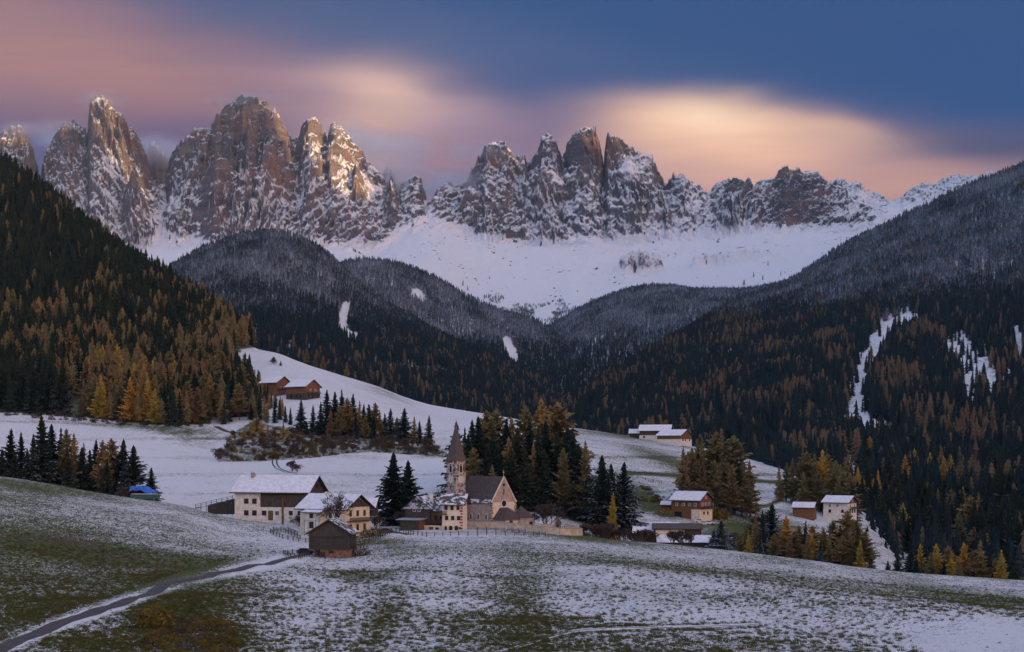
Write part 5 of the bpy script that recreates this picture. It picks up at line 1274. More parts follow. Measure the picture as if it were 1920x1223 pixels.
def poly_wall(name, label, pts, h, th, mat, group=None, cap=None, cat='wall'):
    e = empty(name, W(*pts[0])); tagit(e, label, cat, group)
    for (p0, p1) in zip(pts[:-1], pts[1:]):
        a, b = W(*p0), W(*p1); d = (b - a); d.z = 0; n = Vector((d.y, -d.x, 0)).normalized() * th / 2
        k = max(1, int(d.length / 5))
        for i in range(k):
            q0, q1 = a + (b - a) * (i / k), a + (b - a) * ((i + 1) / k); q1 = q1 - (q1 - q0).normalized() * .04
            for q in (q0, q1): q.z = ground_at(960 + q.x / q.y * F, q.y)
            V = [tuple(Vector((q.x, q.y, q.z + z)) + s * n - e.location) for q in (q0, q1) for s in (-1, 1) for z in (-1.2, h)]
            me = bpy.data.meshes.new('wall_section'); me.from_pydata(V, [], [(0, 1, 3, 2), (4, 6, 7, 5), (0, 4, 5, 1), (2, 3, 7, 6), (1, 5, 7, 3), (0, 2, 6, 4)]); me.materials.append(mat); fix_normals(me)
            link_part('wall_section', me, e)
            if cap:
                V = [tuple(Vector((q.x, q.y, q.z + z)) + s * n * 1.5 - e.location) for q in (q0, q1) for s in (-1, 1) for z in (h + .003, h + .15)]
                me = bpy.data.meshes.new('coping'); me.from_pydata(V, [], [(0, 1, 3, 2), (4, 6, 7, 5), (0, 4, 5, 1), (2, 3, 7, 6), (1, 5, 7, 3), (0, 2, 6, 4)]); me.materials.append(cap); fix_normals(me); link_part('coping', me, e)
    return e
poly_wall('churchyard_wall', 'long pale churchyard wall curving round in front of the church', [(868, 434), (900, 431), (935, 428), (980, 421), (1023, 413), (1050, 411), (1072, 412), (1086, 417), (1091, 425), (1084, 432), (1060, 436)], 1.9, .45, M_WALL, None, M_CHURCH)
poly_wall('inner_wall', 'short inner garden wall between church porch and gate shrine', [(936, 433), (965, 430), (990, 428)], 1.5, .4, M_WALL, None, M_CHURCH)
poly_wall('inner_wall', 'straight inner churchyard wall beside the little gate shrine', [(1003, 428), (1025, 427), (1043, 427)], 1.7, .4, M_WALL, None, M_CHURCH)
def shrine():
    t = Thing('gate_shrine', 'tiny wayside shrine with pointed dark roof at the churchyard wall', 'shrine', 1047, 426, -20)
    t.box('pillar', -.6, .6, -.6, .6, -1, 2.3, M_REDSTONE); t.mesh('roof', [(-1, -1, 2.25), (1, -1, 2.25), (1, 1, 2.25), (-1, 1, 2.25), (0, 0, 3.9)], [(0, 1, 4), (1, 2, 4), (2, 3, 4), (3, 0, 4), (0, 3, 2, 1)], M_SHING)
    t.box('niche', -.35, .35, -.63, -.55, 1.0, 1.9, M_GLASS)
shrine()

# ---- chalets and far farms
def chalet(name, label, px, Y, rot, W_, D_, e, r, lower, upper, axis='x', wins=(), snow=None, balc=None, gable_r=True, dz=0, group=None, eo=1.1):
    t = Thing(name, label, 'chalet' if 'chalet' in name else 'farm building', px, Y, rot, dz=dz, group=group)
    t.gable('wall', 0, W_, 0, D_, e, r, axis, upper, -2.5); split = e * .42
    t.box('ground_floor', -.08, W_ + .08, -.08, D_ + .05, -2.5, split, lower)
    t.roof(0, W_, 0, D_, e, r, axis, eo, .22, M_TRIM, snow or M_ROOFSNOW, .2, 1.0)
    for (f, u, z, w, h) in wins: t.window(f, u, z, w, h, -.1 if f == 'f' else W_ + .1, M_WHITE if z > split else None)
    if balc:
        b = t.box('balcony', W_ + .05, W_ + 1.2, .3, D_ - .3, split + .02, split + .18, M_WOOD); railing(t, .3, D_ - .3, W_ + 1.15, split + .18, b, face='r', step=.35)
    return t
t = chalet('brown_chalet', 'brown timber chalet with white cellar and snowy roof below the tall grove', 1259, 566, -38, 13., 9.5, 6.4, 9.2, M_WOODW, M_WOODW, wins=[('f', 2.5, 4.4, .9, 1.), ('f', 5.5, 4.4, .9, 1.), ('f', 8.5, 4.4, .9, 1.), ('f', 11., 4.4, .9, 1.), ('r', 2.2, 4.4, .9, 1.2), ('r', 4.8, 4.4, .9, 1.2), ('r', 7.3, 4.4, .9, 1.2), ('r', 4.8, 7.2, .8, .8)], balc=True)
t.box('cellar_wall', 9.3, 13.2, -.12, 9.7, -3.5, 2.5, M_CREAM); t.box('garage_opening', 1.5, 4.8, -.16, -.1, -1.2, 1.4, M_GLASS); t.window('r', 3, 1.0, .8, 1., 13.23); t.window('r', 6, 1.0, .8, 1., 13.23)
t = chalet('white_chalet', 'white chalet with brown balcony gable and snow covered roof among the larches', 1544, 618, -35, 11.2, 10., 5.6, 7.9, M_PLASTER, M_PLASTER, wins=[('f', 3, 4.0, .9, 1.), ('f', 6.5, 4.0, .9, 1.), ('f', 3, 1.6, .9, 1.1), ('f', 8.8, 1.6, .9, 1.1), ('r', 2.5, 1.6, .9, 1.3), ('r', 5, 1.6, .9, 1.3), ('r', 7.6, 1.6, .9, 1.3), ('r', 2.5, 4.0, .9, 1.2), ('r', 7.6, 4.0, .9, 1.2), ('r', 5, 6.0, .8, .8)], balc=True, dz=1.2)
boards(t, .3, 9.7, 11.22, 4.9, 0, M_WOODW, .8, face='r', topfn=lambda u: 5.6 + (1 - abs(u - 5) / 5) * 2.1)
chalet('upper_farmhouse', 'old brown farmhouse on the snowy slope beside the left wood, with balcony under the eaves', 488, 845, -36, 14., 11., 7.4, 10.8, M_WOODW, M_WOODW, wins=[('r', 3, 4.2, 1., 1.1), ('r', 6, 4.2, 1., 1.1), ('r', 9, 4.2, 1., 1.1)], balc=True, group='upper farm buildings')
t = chalet('upper_farmhouse', 'broad brown barn house on the snowy slope, lower of the two, with white framed windows', 537, 826, -33, 15., 12.5, 7.4, 11.2, M_WOOD, M_WOODW, wins=[('f', 4, 1.6, 1.2, 1.8), ('f', 8, 1.6, 1.0, 1.2), ('f', 11, 1.6, 1.0, 1.4), ('r', 2.4, 1.6, 1.0, 1.4), ('r', 6, 1.6, 1., 1.4), ('r', 10, 1.6, 1., 1.4), ('r', 4, 5.0, 1., 1.2), ('r', 8.4, 5.0, 1., 1.2)], balc=True, group='upper farm buildings')
boards(t, .3, 12.2, 15.02, 3.4, 0, M_WOODW, .9, face='r', topfn=lambda u: 7.2 + (1 - abs(u - 6.25) / 6.25) * 3.2)
chalet('hilltop_farmhouse', 'long low farmhouse with snowy roof on the crest before the dark slope', 1199, 930, -14, 20., 12., 5.6, 9.0, M_PLASTER, M_WOOD, wins=[('f', 3, 1.3, 1., 1.), ('f', 15, 1.3, 1., 1.)], group='hilltop farm buildings')
t = chalet('hilltop_barn', 'wide low barn with pale wall and timber gable at the end of the hilltop farm', 1232, 905, -35, 17., 15., 4.4, 7.8, M_PLASTER, M_WOODW, wins=[('r', 3, 1.2, 1., .9), ('r', 6.6, 1.2, 1., .9), ('r', 12, 1.2, 1., .9)], group='hilltop farm buildings')
chalet('hilltop_shed', 'small snowy shed at the outer end of the hilltop farm', 1181, 940, -10, 8., 7., 3.0, 5.2, M_WOOD, M_WOOD, group='hilltop farm buildings')
# sheds in the hollow behind the field edge
def shed(label, px, Y, rot, W_, D_, e, r, wall, roofm, front=None, dz=0., name='shed', z=None):
    t = Thing(name, label, 'shed', px, Y, rot, z, dz=dz); t.gable('wall', 0, W_, 0, D_, e, r, 'x', wall, -3); t.roof(0, W_, 0, D_, e, r, 'x', .8, .2, M_TRIM, roofm, .15, .6)
    if front: t.box('cream_front', front[0], front[1], -.12, -.02, front[2], front[3], M_CREAM)  # thin cream panel laid over the front wall
    return t
shed('long dark roofed shed with cream front wall in the hollow beyond the field edge', 1226, 462, -4, 15.5, 8., 2.6, 3.9, M_WOOD, M_SHING, (.6, 10., .5, 2.3), z=-27.4)
shed('low shed with flat snowy roof nearest the field edge in the hollow', 1234, 440, -3, 17., 6., 2.6, 4.2, M_WOOD, M_ROOFSNOW, z=-30.3)
shed('small snow roofed shed tucked beside the long dark roofed one', 1188, 466, -10, 6.5, 5., 3.2, 4.6, M_WOOD, M_ROOFSNOW, dz=2.)
shed('long low snowy outbuilding behind the cream fronted shed', 1212, 490, -6, 11., 6., 2.6, 4.2, M_CREAM, M_ROOFSNOW, z=-28.6)
shed('low brown barn with snowy roof on the terrace left of the white chalet', 1486, 606, -22, 9., 7., 2.8, 4.6, M_WOODW, M_ROOFSNOW, dz=1.0)
shed('tiny wooden hut beside the brown chalet among red shrubs', 1240, 575, -20, 3.6, 3., 2.4, 3.4, M_RED, M_ROOFSNOW)
shed('small dark hut at the foot of the church tower behind the timber house', 822, 470, 20, 3.5, 3., 4.6, 6.2, M_WOOD, M_ROOFSNOW2)
shed('low snowy outbuilding beside the white chalet', 1497, 655, -12, 6., 5., 2.8, 4.2, M_WOOD, M_ROOFSNOW)
# ------------------------------------------------------------------ roads, fences, vehicles, bare trees
def spline(pts, n):
    t = np.arange(len(pts)); u = np.linspace(0, len(pts) - 1, n); P = np.array(pts, float)
    out = []
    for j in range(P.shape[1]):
        p = np.pad(P[:, j], 1, 'edge'); p[0] = 2 * P[0, j] - P[1, j]; p[-1] = 2 * P[-1, j] - P[-2, j]
        i = np.minimum(u.astype(int), len(pts) - 2); f = u - i
        a, b, c, d = p[i], p[i + 1], p[i + 2], p[i + 3]
        out.append(.5 * (2 * b + (c - a) * f + (2 * a - 5 * b + 4 * c - d) * f ** 2 + (3 * b - a - 3 * c + d) * f ** 3))
    return np.stack(out, -1)
def strip(name, pts, land, Y0, Y1, width, mat, lift=.06, n=160, kind='structure', m=4):
    P = [(px, find_Y(land, px, py, Y0, Y1)) for px, py in pts]
    S = spline([((px - 960) / F * Y, Y) for px, Y in P], n); T = np.gradient(S, axis=0); T /= np.linalg.norm(T, axis=1)[:, None]; N = np.stack([-T[:, 1], T[:, 0]], -1)
    o = np.linspace(-.5, .5, m + 1); wj = 1 + .12 * fbm(np.arange(n) / 9., np.zeros(n), 2, 140)
    X = S[:, 0][:, None] + N[:, 0][:, None] * o * width * wj[:, None]; Y = S[:, 1][:, None] + N[:, 1][:, None] * o * width * wj[:, None]
    Z = land.z(960 + X / Y * F, Y); Zc = Z.mean(1, keepdims=True); Z = np.maximum(Z, Zc * .7 + Z * .3) + lift - .10 * (np.abs(o)[None] > .45)
    return grid_mesh(name, X, Y, Z, mat, None, kind)
strip('lane', ROAD, A, 100, 385, 2.5, M_ASPH, .10, 220)
strip('farm_track', [(572, 1040), (600, 1030), (640, 1022)], A, 300, 410, 3., M_DIRT, .06, 30)
strip('farmyard_path', [(770, 1003), (740, 998), (712, 985), (690, 978)], A, 380, 425, 3.0, M_DIRT, .06, 40)
for k, dx in enumerate((0, 8)):
    strip('wheel_track', [(512 + dx, 858), (511 + dx, 868), (516 + dx, 877), (530 + dx, 884), (548 + dx, 888)], B, 500, 700, .7, M_DIRT, .08, 60)
for k, dy in enumerate((0, 5)):
    strip('wheel_track', [(930, 1224 + dy), (985, 1209 + dy), (1040, 1192 + dy * .9), (1090, 1182 + dy * .8), (1200, 1177 + dy * .7), (1320, 1175 + dy * .6), (1420, 1171 + dy * .6)], A, 110, 300, .32, M_DIRT, .05, 160)
strip('hillside_road', [(405, 800), (440, 812), (520, 806), (570, 812), (640, 822), (720, 830), (800, 838), (850, 846)], B, 600, 760, 3.4, M_DIRT, .1, 100)
strip('hillside_road', [(1172, 884), (1240, 889), (1300, 894), (1400, 900), (1470, 908)], B, 560, 760, 3.0, M_DIRT, .1, 80)

def fence(label, pts, step=2.4, h=1.25, rails=(.45, .85, 1.15), mat=None):
    P = [W(*p) for p in pts]; e = empty('wooden_fence', P[0]); tagit(e, label, 'fence', 'wooden fences around the farms')
    pm = cached(('fence_post',), lambda: multi([(-.09, .09, -.09, .09, -.6, 1.3)])); pm = with_mat(pm, mat or M_WOOD)
    pos = []
    for a, b in zip(P[:-1], P[1:]):
        n = max(1, round((Vector((b.x - a.x, b.y - a.y))).length / step))
        for i in range(n): q = a.lerp(b, i / n); pos.append(q)
    pos.append(P[-1])
    for q in pos: q.z = ground_at(960 + q.x / q.y * F, q.y)
    for i, q in enumerate(pos):
        o = link_part('post', pm, e, q - e.location); o.rotation_euler = (rnd.uniform(-.06, .06), rnd.uniform(-.06, .06), rnd.uniform(0, 1))
    for a, b in zip(pos[:-1], pos[1:]):
        for r in rails:
            V, Fc = [], []; tube(V, Fc, [a + Vector((0, -.08, r + rnd.uniform(-.05, .05))) - e.location, b + Vector((0, -.08, r + rnd.uniform(-.05, .05))) - e.location], [.075, .065], 4); link_part('rail', raw_mesh('rail', V, Fc, mat or M_WOOD), e)
fence('wooden rail fence round the yard left of the white farmhouse', [(563, 395), (535, 405), (507, 402), (530, 393), (560, 388), (600, 386)])
fence('second wooden fence following the yard inside the first one', [(558, 402), (540, 409), (512, 408)])
fence('wooden fence running down from the farmyard past the hay barn', [(668, 384), (700, 393), (722, 404), (735, 410)])
fence('wooden fence zigzagging up to the dark timber house', [(668, 392), (692, 400), (712, 411), (735, 416), (757, 411), (775, 402), (800, 396)])
fence('long low wooden fence in front of the churchyard', [(800, 396), (860, 398), (930, 400), (1000, 400), (1022, 402)], 2.6)
fence('short fence along the upper garden below the church', [(895, 416), (930, 415), (960, 412), (985, 408)], 2.4, rails=(.5, .9))
fence('small cattle pen fence left of the hay barn', [(575, 345), (560, 338), (545, 340), (531, 346), (548, 349), (577, 350)], 1.8)
fence('fence beside the garden of the hilltop lane', [(1100, 560), (1120, 556), (1145, 552)], 3)
fence('stretch of fence along the snow slope by the grove', [(1180, 660), (1210, 655), (1240, 650)], 3.5, rails=(.5, 1.0))

def car(label, px, Y, rot, paint, dz=0., group=None):
    t = Thing('parked_car', label, 'car', px, Y, rot, dz=dz, group=group)
    prof = [(-2.1, .35), (2.1, .35), (2.15, .75), (1.9, .95), (1.0, 1.02), (.45, 1.48), (-1.2, 1.5), (-1.85, 1.05), (-2.15, .95)]
    t.prism('body', [(a, b) for a, b in prof], -.85, .85, 'y', paint)
    t.prism('side_window', [(.85, 1.03), (.40, 1.42), (-1.15, 1.44), (-1.6, 1.05)], -.87, .87, 'y', M_GLASS)
    for x in (-1.35, 1.35):
        for y in (-.8, .8):
            V, Fc = [], []; tube(V, Fc, [(x, y - .12, .34), (x, y + .12, .34)], [.34, .34], 12); Fc += [tuple(range(11, -1, -1)), tuple(range(12, 24))]; w = t.mesh('wheel', V, Fc, M_TYRE)
    for y in (-.6, .6): t.box('headlight', 2.1, 2.18, y - .18, y + .18, .65, .8, M_WHITE)
car('dark car parked behind the small barn at the end of the lane', 572, 352, 8, M_CARD)
car('white car parked closest to the brown chalet', 1313, 553, -10, M_CARW, 0, 'cars parked below the brown chalet')
car('white car in the middle of the three below the chalet', 1321, 548, -12, M_CARW, 0, 'cars parked below the brown chalet')
car('white car parked farthest from the brown chalet', 1330, 552, -8, M_CARW, 0, 'cars parked below the brown chalet')
car('dark car standing on the farmyard path by the timber house', 723, 412, 30, M_CARD)

def woodpile():
    t = Thing('log_pile', 'heap of stacked logs beside the dark row of spruces', 'log pile', 216, 436, -4)
    q = random.Random(9)
    for i in range(120):
        x = q.uniform(0, 12.5); hmax = 3.0 * math.sin(math.pi * min(1, (x + 1.0) / 14.)) ; z = q.uniform(0, hmax); y = q.uniform(0, 3.5)
        V, Fc = [], []; a = q.uniform(-.6, .6); L = q.uniform(.6, 1.5); tube(V, Fc, [(x - L * math.sin(a), y - .4, z), (x + L * math.sin(a), y + L, z + q.uniform(-.2, .3))], [.18, .16], 6); Fc += [tuple(range(5, -1, -1)), tuple(range(6, 12))]
        t.mesh('log', V, Fc, M_LOGS)
    t2 = Thing('blue_tarp', 'bright blue tarpaulin draped over the log pile', 'tarpaulin', 243, 436, -4)
    nx, ny = 22, 10; V = []
    for j in range(ny):
        for i in range(nx):
            x = 8.0 * i / (nx - 1); y = -.6 + 4.6 * j / (ny - 1); z = 3.45 * math.sin(math.pi * min(1, (x + 4.6) / 14.)) + .15 - (1.1 if i > 19 else 0) * (i - 19) * .5; z -= 1.5 * max(0, (.3 - y)) if j < 2 else 0
            V.append((x, y, z + .25 * math.sin(x * 2.3 + y) * .6 + q.uniform(-.07, .07)))
    t2.mesh('sheet', V, [(j * nx + i, j * nx + i + 1, (j + 1) * nx + i + 1, (j + 1) * nx + i) for j in range(ny - 1) for i in range(nx - 1)], M_TARP, smooth=True)
    t2.mesh('snow_patch', *boxvf(1.6, 4.2, 1.2, 2.6, 3.62, 3.85), M_ROOFSNOW)
    t3 = Thing('covered_stack', 'low stack under a green cover with snow on top, in front of the log pile', 'covered stack', 244, 431, -4)
    t3.prism('cover', [(-.2, -.3), (2.2, -.3), (2.1, .9), (1.0, 1.15), (-.1, .9)], 0, 8.6, 'x', M_GREENT); t3.box('snow_cover', .2, 8.2, .3, 1.8, 1.1, 1.22, M_ROOFSNOW)
woodpile()

def bare_tree(seed, H, spread, depth=6, r0=.3, trunk=.28, nfork=3, stems=1, up=.25):
    q = random.Random(seed); V, Fc = [], []
    def grow(p, d, L, r, k):
        n = 3; pts = [p]; dd = d.copy()
        for i in range(n):
            dd = (dd + Vector((q.uniform(-.22, .22), q.uniform(-.22, .22), q.uniform(-.12, .2)))).normalized(); pts.append(pts[-1] + dd * L / n)
        r1 = max(r * .66, .05); tube(V, Fc, pts, [r + (r1 - r) * i / n for i in range(n + 1)], 5 if k > 3 else 3)
        if k <= 0: return
        for j in range(nfork if k > 1 else nfork + 1):
            a = q.uniform(0, 6.28); u = dd.orthogonal().normalized(); w = dd.cross(u); sp = q.uniform(.45, 1.0) * spread
            nd = (dd + (u * math.cos(a) + w * math.sin(a)) * sp + Vector((0, 0, up * .4))).normalized()
            grow(pts[-1] if j else pts[-2].lerp(pts[-1], q.random()), nd, L * q.uniform(.62, .88), max(r1 * .8, .05), k - 1)
    for s in range(stems):
        a = 6.28 * s / stems; d = Vector((math.cos(a) * .35, math.sin(a) * .35, 1)).normalized() if stems > 1 else Vector((0.04, 0, 1))
        grow(Vector((0, 0, -.4)), d, H * trunk * (q.uniform(.7, 1.1) if stems > 1 else 1), r0, depth)
    return V, Fc
def put_bare(name, label, cat, px, Y, me, h, Hm, group=None, wide=1., rz=0.):
    p = W(px, Y); e = empty(name, p, rz); e.scale = (h / Hm * wide, h / Hm * wide, h / Hm); tagit(e, label, cat, group); link_part('branches', me, e); return e
me = raw_mesh('bare_crown', *bare_tree(4, 16.5, .95, 6, .52, .30, 3), M_TWIG); zz = max(v.co.z for v in me.vertices)
put_bare('bare_tree', 'big leafless tree spreading in front of the white farmhouse', 'tree', 635, 391, me, 15.2, zz, None, 1.0, .5)
BUSH = []
for k in range(3):
    m_ = raw_mesh('bare_bush', *bare_tree(40 + k, 5, .8, 4, .09, .34, 3, 6, .5), M_TWIG); BUSH.append((m_, max(v.co.z for v in m_.vertices)))
put_bare('bare_bush', 'round leafless bush behind the churchyard wall', 'bush', 1024, 446, BUSH[0][0], 7.5, BUSH[0][1], None, 1.35)
bl = [(1096, 440, 3.8), (1112, 436, 4.4), (1128, 438, 5.2), (1141, 434, 5.6), (1156, 438, 4.2), (1171, 436, 4.6), (1186, 440, 4.0), (1204, 436, 4.6), (1216, 440, 5.2), (1238, 446, 3.6), (1262, 426, 4.6), (1276, 424, 5.0), (1292, 425, 4.6)]
for i, (px, Y, h) in enumerate(bl):
    b = BUSH[i % 3]; put_bare('bare_bush', f'{ORD[i]} leafless bush from the left along the field edge beyond the church', 'bush', px, Y, b[0], h, b[1], 'bushes along the field edge', 1.2, i * 1.3)
for i, (px, Y, h, w) in enumerate([(706, 425, 4.5, 'below the pair of spruces'), (750, 436, 5.0, 'reddish one behind the timber house'), (1000, 452, 4., 'beside the side chapel'), (560, 425, 3.5, 'at the corner of the long farmhouse'), (262, 440, 4.5, 'behind the log pile'), (232, 445, 4.2, 'behind the left end of the log pile'), (1437, 560, 6.5, 'pale one on the sunny bank'), (1420, 556, 5.0, 'smaller pale one on the bank'), (548, 560, 4.5, 'behind the long farmhouse'), (557, 556, 3.4, 'small one behind the long farmhouse'),
                                 (1530, 660, 7.0, 'thin one before the white chalet'), (1545, 640, 6.0, 'reddish one before the white chalet'), (1730, 470, 9, 'grey leafless thicket in the end row'), (1752, 474, 10, 'tall grey thicket in the end row'), (1770, 470, 8, 'third grey thicket in the end row'), (415, 850, 3.5, 'on the snow near the scrubby bank')]):
    b = BUSH[i % 3]; put_bare('bare_bush', 'leafless bush, ' + w, 'bush', px, Y, b[0], h, b[1], None, 1.25, i * .9)
# undergrowth: scrub on the bank, in the foreground hollow, along hedges
def clump(seed, n=150, R0=1.4, H=1.6):
    q = random.Random(seed); V, Fc = [], []
    for i in range(n):
        a, r = q.uniform(0, 6.28), R0 * math.sqrt(q.random()); x, y = math.cos(a) * r, math.sin(a) * r; z = q.uniform(0, H) * (1 - (r / R0) ** 2 * .6); s = q.uniform(.12, .32); b = len(V)
        for k in range(3): V.append((x + q.uniform(-s, s), y + q.uniform(-s, s), z + q.uniform(-s, s)))
        Fc.append((b, b + 1, b + 2))
    for i in range(26):
        a = q.uniform(0, 6.28); b = len(V); x, y = math.cos(a) * R0 * .5 * q.random(), math.sin(a) * R0 * .5 * q.random(); V += [(x, y, 0), (x + .05, y, 0), (x * 2.4, y * 2.4, H * q.uniform(.8, 1.4))]; Fc.append((b, b + 1, b + 2))
    return V, Fc
def bush_thing(label, px, Y, h, mat, seed, group=None, wide=1.):
    p = W(px, Y); me = raw_mesh('bush_leaves', *clump(seed, 420, 1.6, 2.0), mat); o = bpy.data.objects.new('bush', me); o.location = p; o.scale = (h / 2 * wide, h / 2 * wide, h / 2); COL.objects.link(o); tagit(o, label, 'bush', group); return o
b1 = bush_thing('round brownish green bush beside the hay barn', 676, 350, 3.2, M_SCRUB, 71)
b2 = bush_thing('yellowing bush at the top of the roadside hollow', 290, 172, 3.0, M_SCRUBG, 72, None, 1.0)
b3 = bush_thing('low dark shrub behind the church tower', 832, 505, 4.0, M_SPRUCE, 73, None, 1.2)
bush_thing('olive bush below the farmhouse garden wall', 700, 405, 2.6, M_SCRUBG, 74, None, 1.8)
bush_thing('orange bush at the end of the tall grove', 1349, 570, 4.5, M_SCRUBG, 75, None, 1.3)
bush_thing('reddish bush on the bank beside the brown chalet', 1245, 562, 3.0, M_LARCH, 76, None, 1.6)
def undergrowth(name, label, pts, kinds, sc):
    g = np.random.default_rng(len(name)); P = np.array(pts)
    instancer(name, label, P, g.uniform(sc[0], sc[1], len(P)) * 20, g.uniform(0, 6.28, len(P)), g.integers(0, len(kinds), len(P)), (kinds, g.uniform(.8, 1.3, len(P))))
g = np.random.default_rng(5)
def in_poly_pts(poly, land, Y0, Y1, n, thr=None):
    out = []; xs = [p[0] for p in poly]; px = g.uniform(min(xs), max(xs), n * 6); Y = g.uniform(Y0, Y1, n * 6); z = land.z(px, Y); py = HZ - z / Y * F; m = inpoly(px, py, poly)
    px, Y, z = px[m][:n], Y[m][:n], z[m][:n]; return [((a - 960) / F * b, b, c - .1) for a, b, c in zip(px, Y, z)]
BR = [o for o in COL.objects if o.name.startswith('branches')][1:4]
undergrowth('bank_scrub', 'tangled brown scrub and young trees on the bank', in_poly_pts(BANK, B, 600, 740, 420), [b1, b2, b2, BR[0], b1], (.3, 1.1))
undergrowth('hollow_scrub', 'dark brown scrub in the roadside hollow', in_poly_pts([(300, 1175), (330, 1160), (380, 1165), (430, 1160), (450, 1195), (440, 1240), (280, 1240), (270, 1200)], A, 125, 200, 110), [b1, b2, b1, b2], (.2, .6))
undergrowth('edge_scrub', 'low scrub along field edges and lanes', in_poly_pts([(1090, 985), (1240, 1003), (1340, 1020), (1640, 1050), (1640, 1085), (1340, 1050), (1090, 1015)], B, 430, 500, 160) +
            in_poly_pts([(1190, 905), (1250, 935), (1300, 925), (1420, 930), (1420, 945), (1300, 950), (1240, 950)], B, 520, 640, 70) + in_poly_pts([(1490, 930), (1610, 930), (1620, 965), (1480, 950)], B, 560, 700, 70) +
            in_poly_pts([(975, 915), (1180, 915), (1240, 945), (1160, 935), (1080, 932), (990, 935)], B, 470, 600, 60) + in_poly_pts([(1440, 960), (1640, 990), (1640, 1060), (1340, 1030)], B, 430, 560, 150), [b1, b2, b1], (.35, 1.3))
undergrowth('wood_edge_scrub', 'snowy brush and saplings under the edge of the left wood', in_poly_pts([(0, 762), (60, 766), (240, 782), (390, 788), (390, 802), (240, 798), (0, 780)], B, 690, 800, 160), [b1, b3, b1], (.4, 1.1))
undergrowth('small_rocks', 'scattered tufts and stones on the grassy field', [p for p in in_poly_pts([(0, 950), (1900, 1100), (1900, 1230), (0, 1230)], A, 140, 380, 260)], [b1], (.05, .16))
for i, (px, py, s_) in enumerate(((480, 1166, 1), (520, 1090, 1), (350, 1150, .8))):
    Y = find_Y(A, px, py, 100, 300); t = Thing('field_post', f'thin wooden marker post, {ORD[i]} one on the slope below the lane', 'post', px, Y, 0, group='marker posts below the lane'); t.box('stake', -.05, .05, -.05, .05, -.4, 1.1 * s_, M_WOOD)

# tufts of grass poking through the thin snow
def tuft():
    q = random.Random(1); V, Fc = [], []
    for i in range(16):
        a, r = q.uniform(0, 6.28), q.uniform(0, .22); x, y = math.cos(a) * r, math.sin(a) * r; h = q.uniform(.10, .26); b = len(V); w = .022
        V += [(x - w, y, 0), (x + w, y + w, 0), (x + q.uniform(-.12, .12), y + q.uniform(-.12, .12), h)]; Fc.append((b, b + 1, b + 2))
    return V, Fc
M_GRASS = mat_needles('dry_grass', [(.055, .075, .022), (.10, .09, .035), (.075, .10, .03)], 0)
to = bpy.data.objects.new('grass', raw_mesh('grass_tuft', *tuft(), M_GRASS)); to.location = W(700, 180); COL.objects.link(to); to['kind'] = 'stuff'
gg = np.random.default_rng(77); n_ = 90000; px = gg.uniform(-30, 1950, n_); Y = 128 + 260 * gg.beta(1.1, 2.2, n_); z = A.z(px, Y); X = (px - 960) / F * Y; py = HZ - z / Y * F
keep = (attrA(px, py, X, Y, z)['snow'] + gg.uniform(-.4, .4, n_) < .40) & (polydist(px, py, ROAD) > 16); px, Y, z, X = px[keep], Y[keep], z[keep], X[keep]
instancer('grass_tufts', 'dry grass tufts poking through thin snow on the field', np.stack([X, Y, z], -1), gg.uniform(.7, 1.9, len(px)) * 20, gg.uniform(0, 6.28, len(px)), np.zeros(len(px)), ([to], gg.uniform(.8, 1.4, len(px))))
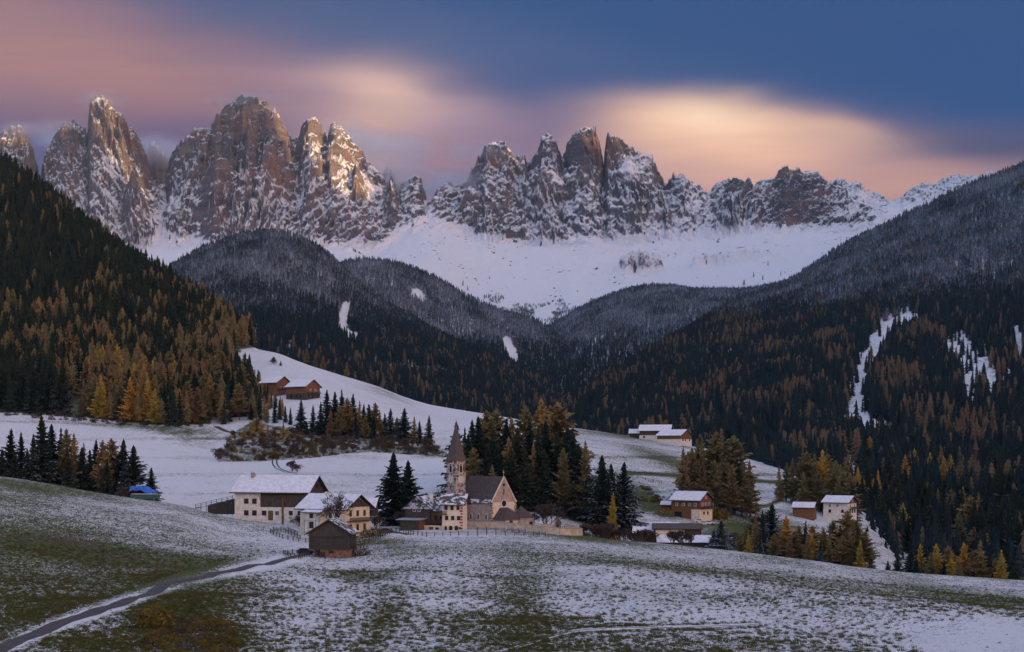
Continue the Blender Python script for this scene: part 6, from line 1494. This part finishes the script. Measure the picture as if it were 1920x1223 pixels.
# ------------------------------------------------------------------ the air between here and the peaks
def build_haze():
    me = bpy.data.meshes.new('haze'); x0, x1, y0, y1, z0, z1 = -9700, 9700, -5700, 7800, -500, 2450
    v = [(x, y, z) for z in (z0, z1) for y in (y0, y1) for x in (x0, x1)]
    me.from_pydata(v, [], [(0, 2, 3, 1), (4, 5, 7, 6), (0, 1, 5, 4), (2, 6, 7, 3), (0, 4, 6, 2), (1, 3, 7, 5)])
    m = bpy.data.materials.new('valley_haze'); m.use_nodes = True; n = NT(m.node_tree); n.n.clear()
    out = n.new('ShaderNodeOutputMaterial'); v_ = n.new('ShaderNodeVolumePrincipled'); n.l.new(v_.outputs[0], out.inputs['Volume'])
    v_.inputs['Color'].default_value = (.42, .72, 1., 1); v_.inputs['Density'].default_value = 1.25e-5; v_.inputs['Anisotropy'].default_value = .1
    me.materials.append(m); o = bpy.data.objects.new('haze', me); COL.objects.link(o); o['kind'] = 'stuff'
build_haze()

def build_mist():
    m = bpy.data.materials.new('mist'); m.use_nodes = True; n = NT(m.node_tree); n.n.clear()
    out = n.new('ShaderNodeOutputMaterial'); v_ = n.new('ShaderNodeVolumePrincipled'); n.l.new(v_.outputs[0], out.inputs['Volume'])
    v_.inputs['Color'].default_value = (.97, .95, .98, 1); v_.inputs['Anisotropy'].default_value = .72
    t = n.new('ShaderNodeTexCoord').outputs['Object']; g = n.new('ShaderNodeNewGeometry').outputs['Position']
    L = n.new('ShaderNodeVectorMath', operation='LENGTH'); n.l.new(t, L.inputs[0])
    f = n.mapr(L.outputs['Value'], 1.0, .15)
    k = n.mapr(n.noise(n.scalev(g, (.004, .004, .009)), 1., 2, .5), .30, .62)
    n.l.new(n.m('MULTIPLY', n.m('MULTIPLY', f, k), 0.0085), v_.inputs['Density'])
    import bmesh
    bm = bmesh.new(); bmesh.ops.create_icosphere(bm, subdivisions=3, radius=1.0); me = bpy.data.meshes.new('mist'); bm.to_mesh(me); bm.free(); me.materials.append(m)
    for px, py, Y, sx, sy, sz in ((860, 352, 6480, 330, 260, 80), (800, 345, 6700, 330, 260, 110), (735, 290, 6760, 260, 240, 150), (905, 300, 6700, 240, 200, 110), (665, 262, 6640, 200, 180, 110), (770, 350, 6450, 200, 160, 60), (292, 285, 6900, 230, 180, 110), (120, 262, 6700, 200, 160, 70), (195, 186, 6420, 150, 60, 60), (465, 186, 6400, 260, 60, 45), (110, 240, 6430, 200, 60, 60), (34, 244, 6430, 150, 60, 60), (935, 280, 6400, 170, 60, 80), (640, 238, 6400, 150, 60, 60)):
        o = bpy.data.objects.new('mist', me); o.location = ((px - 960) / F * Y, Y, (HZ - py) / F * Y); o.scale = (sx, sy, sz); COL.objects.link(o); o['kind'] = 'stuff'
build_mist()
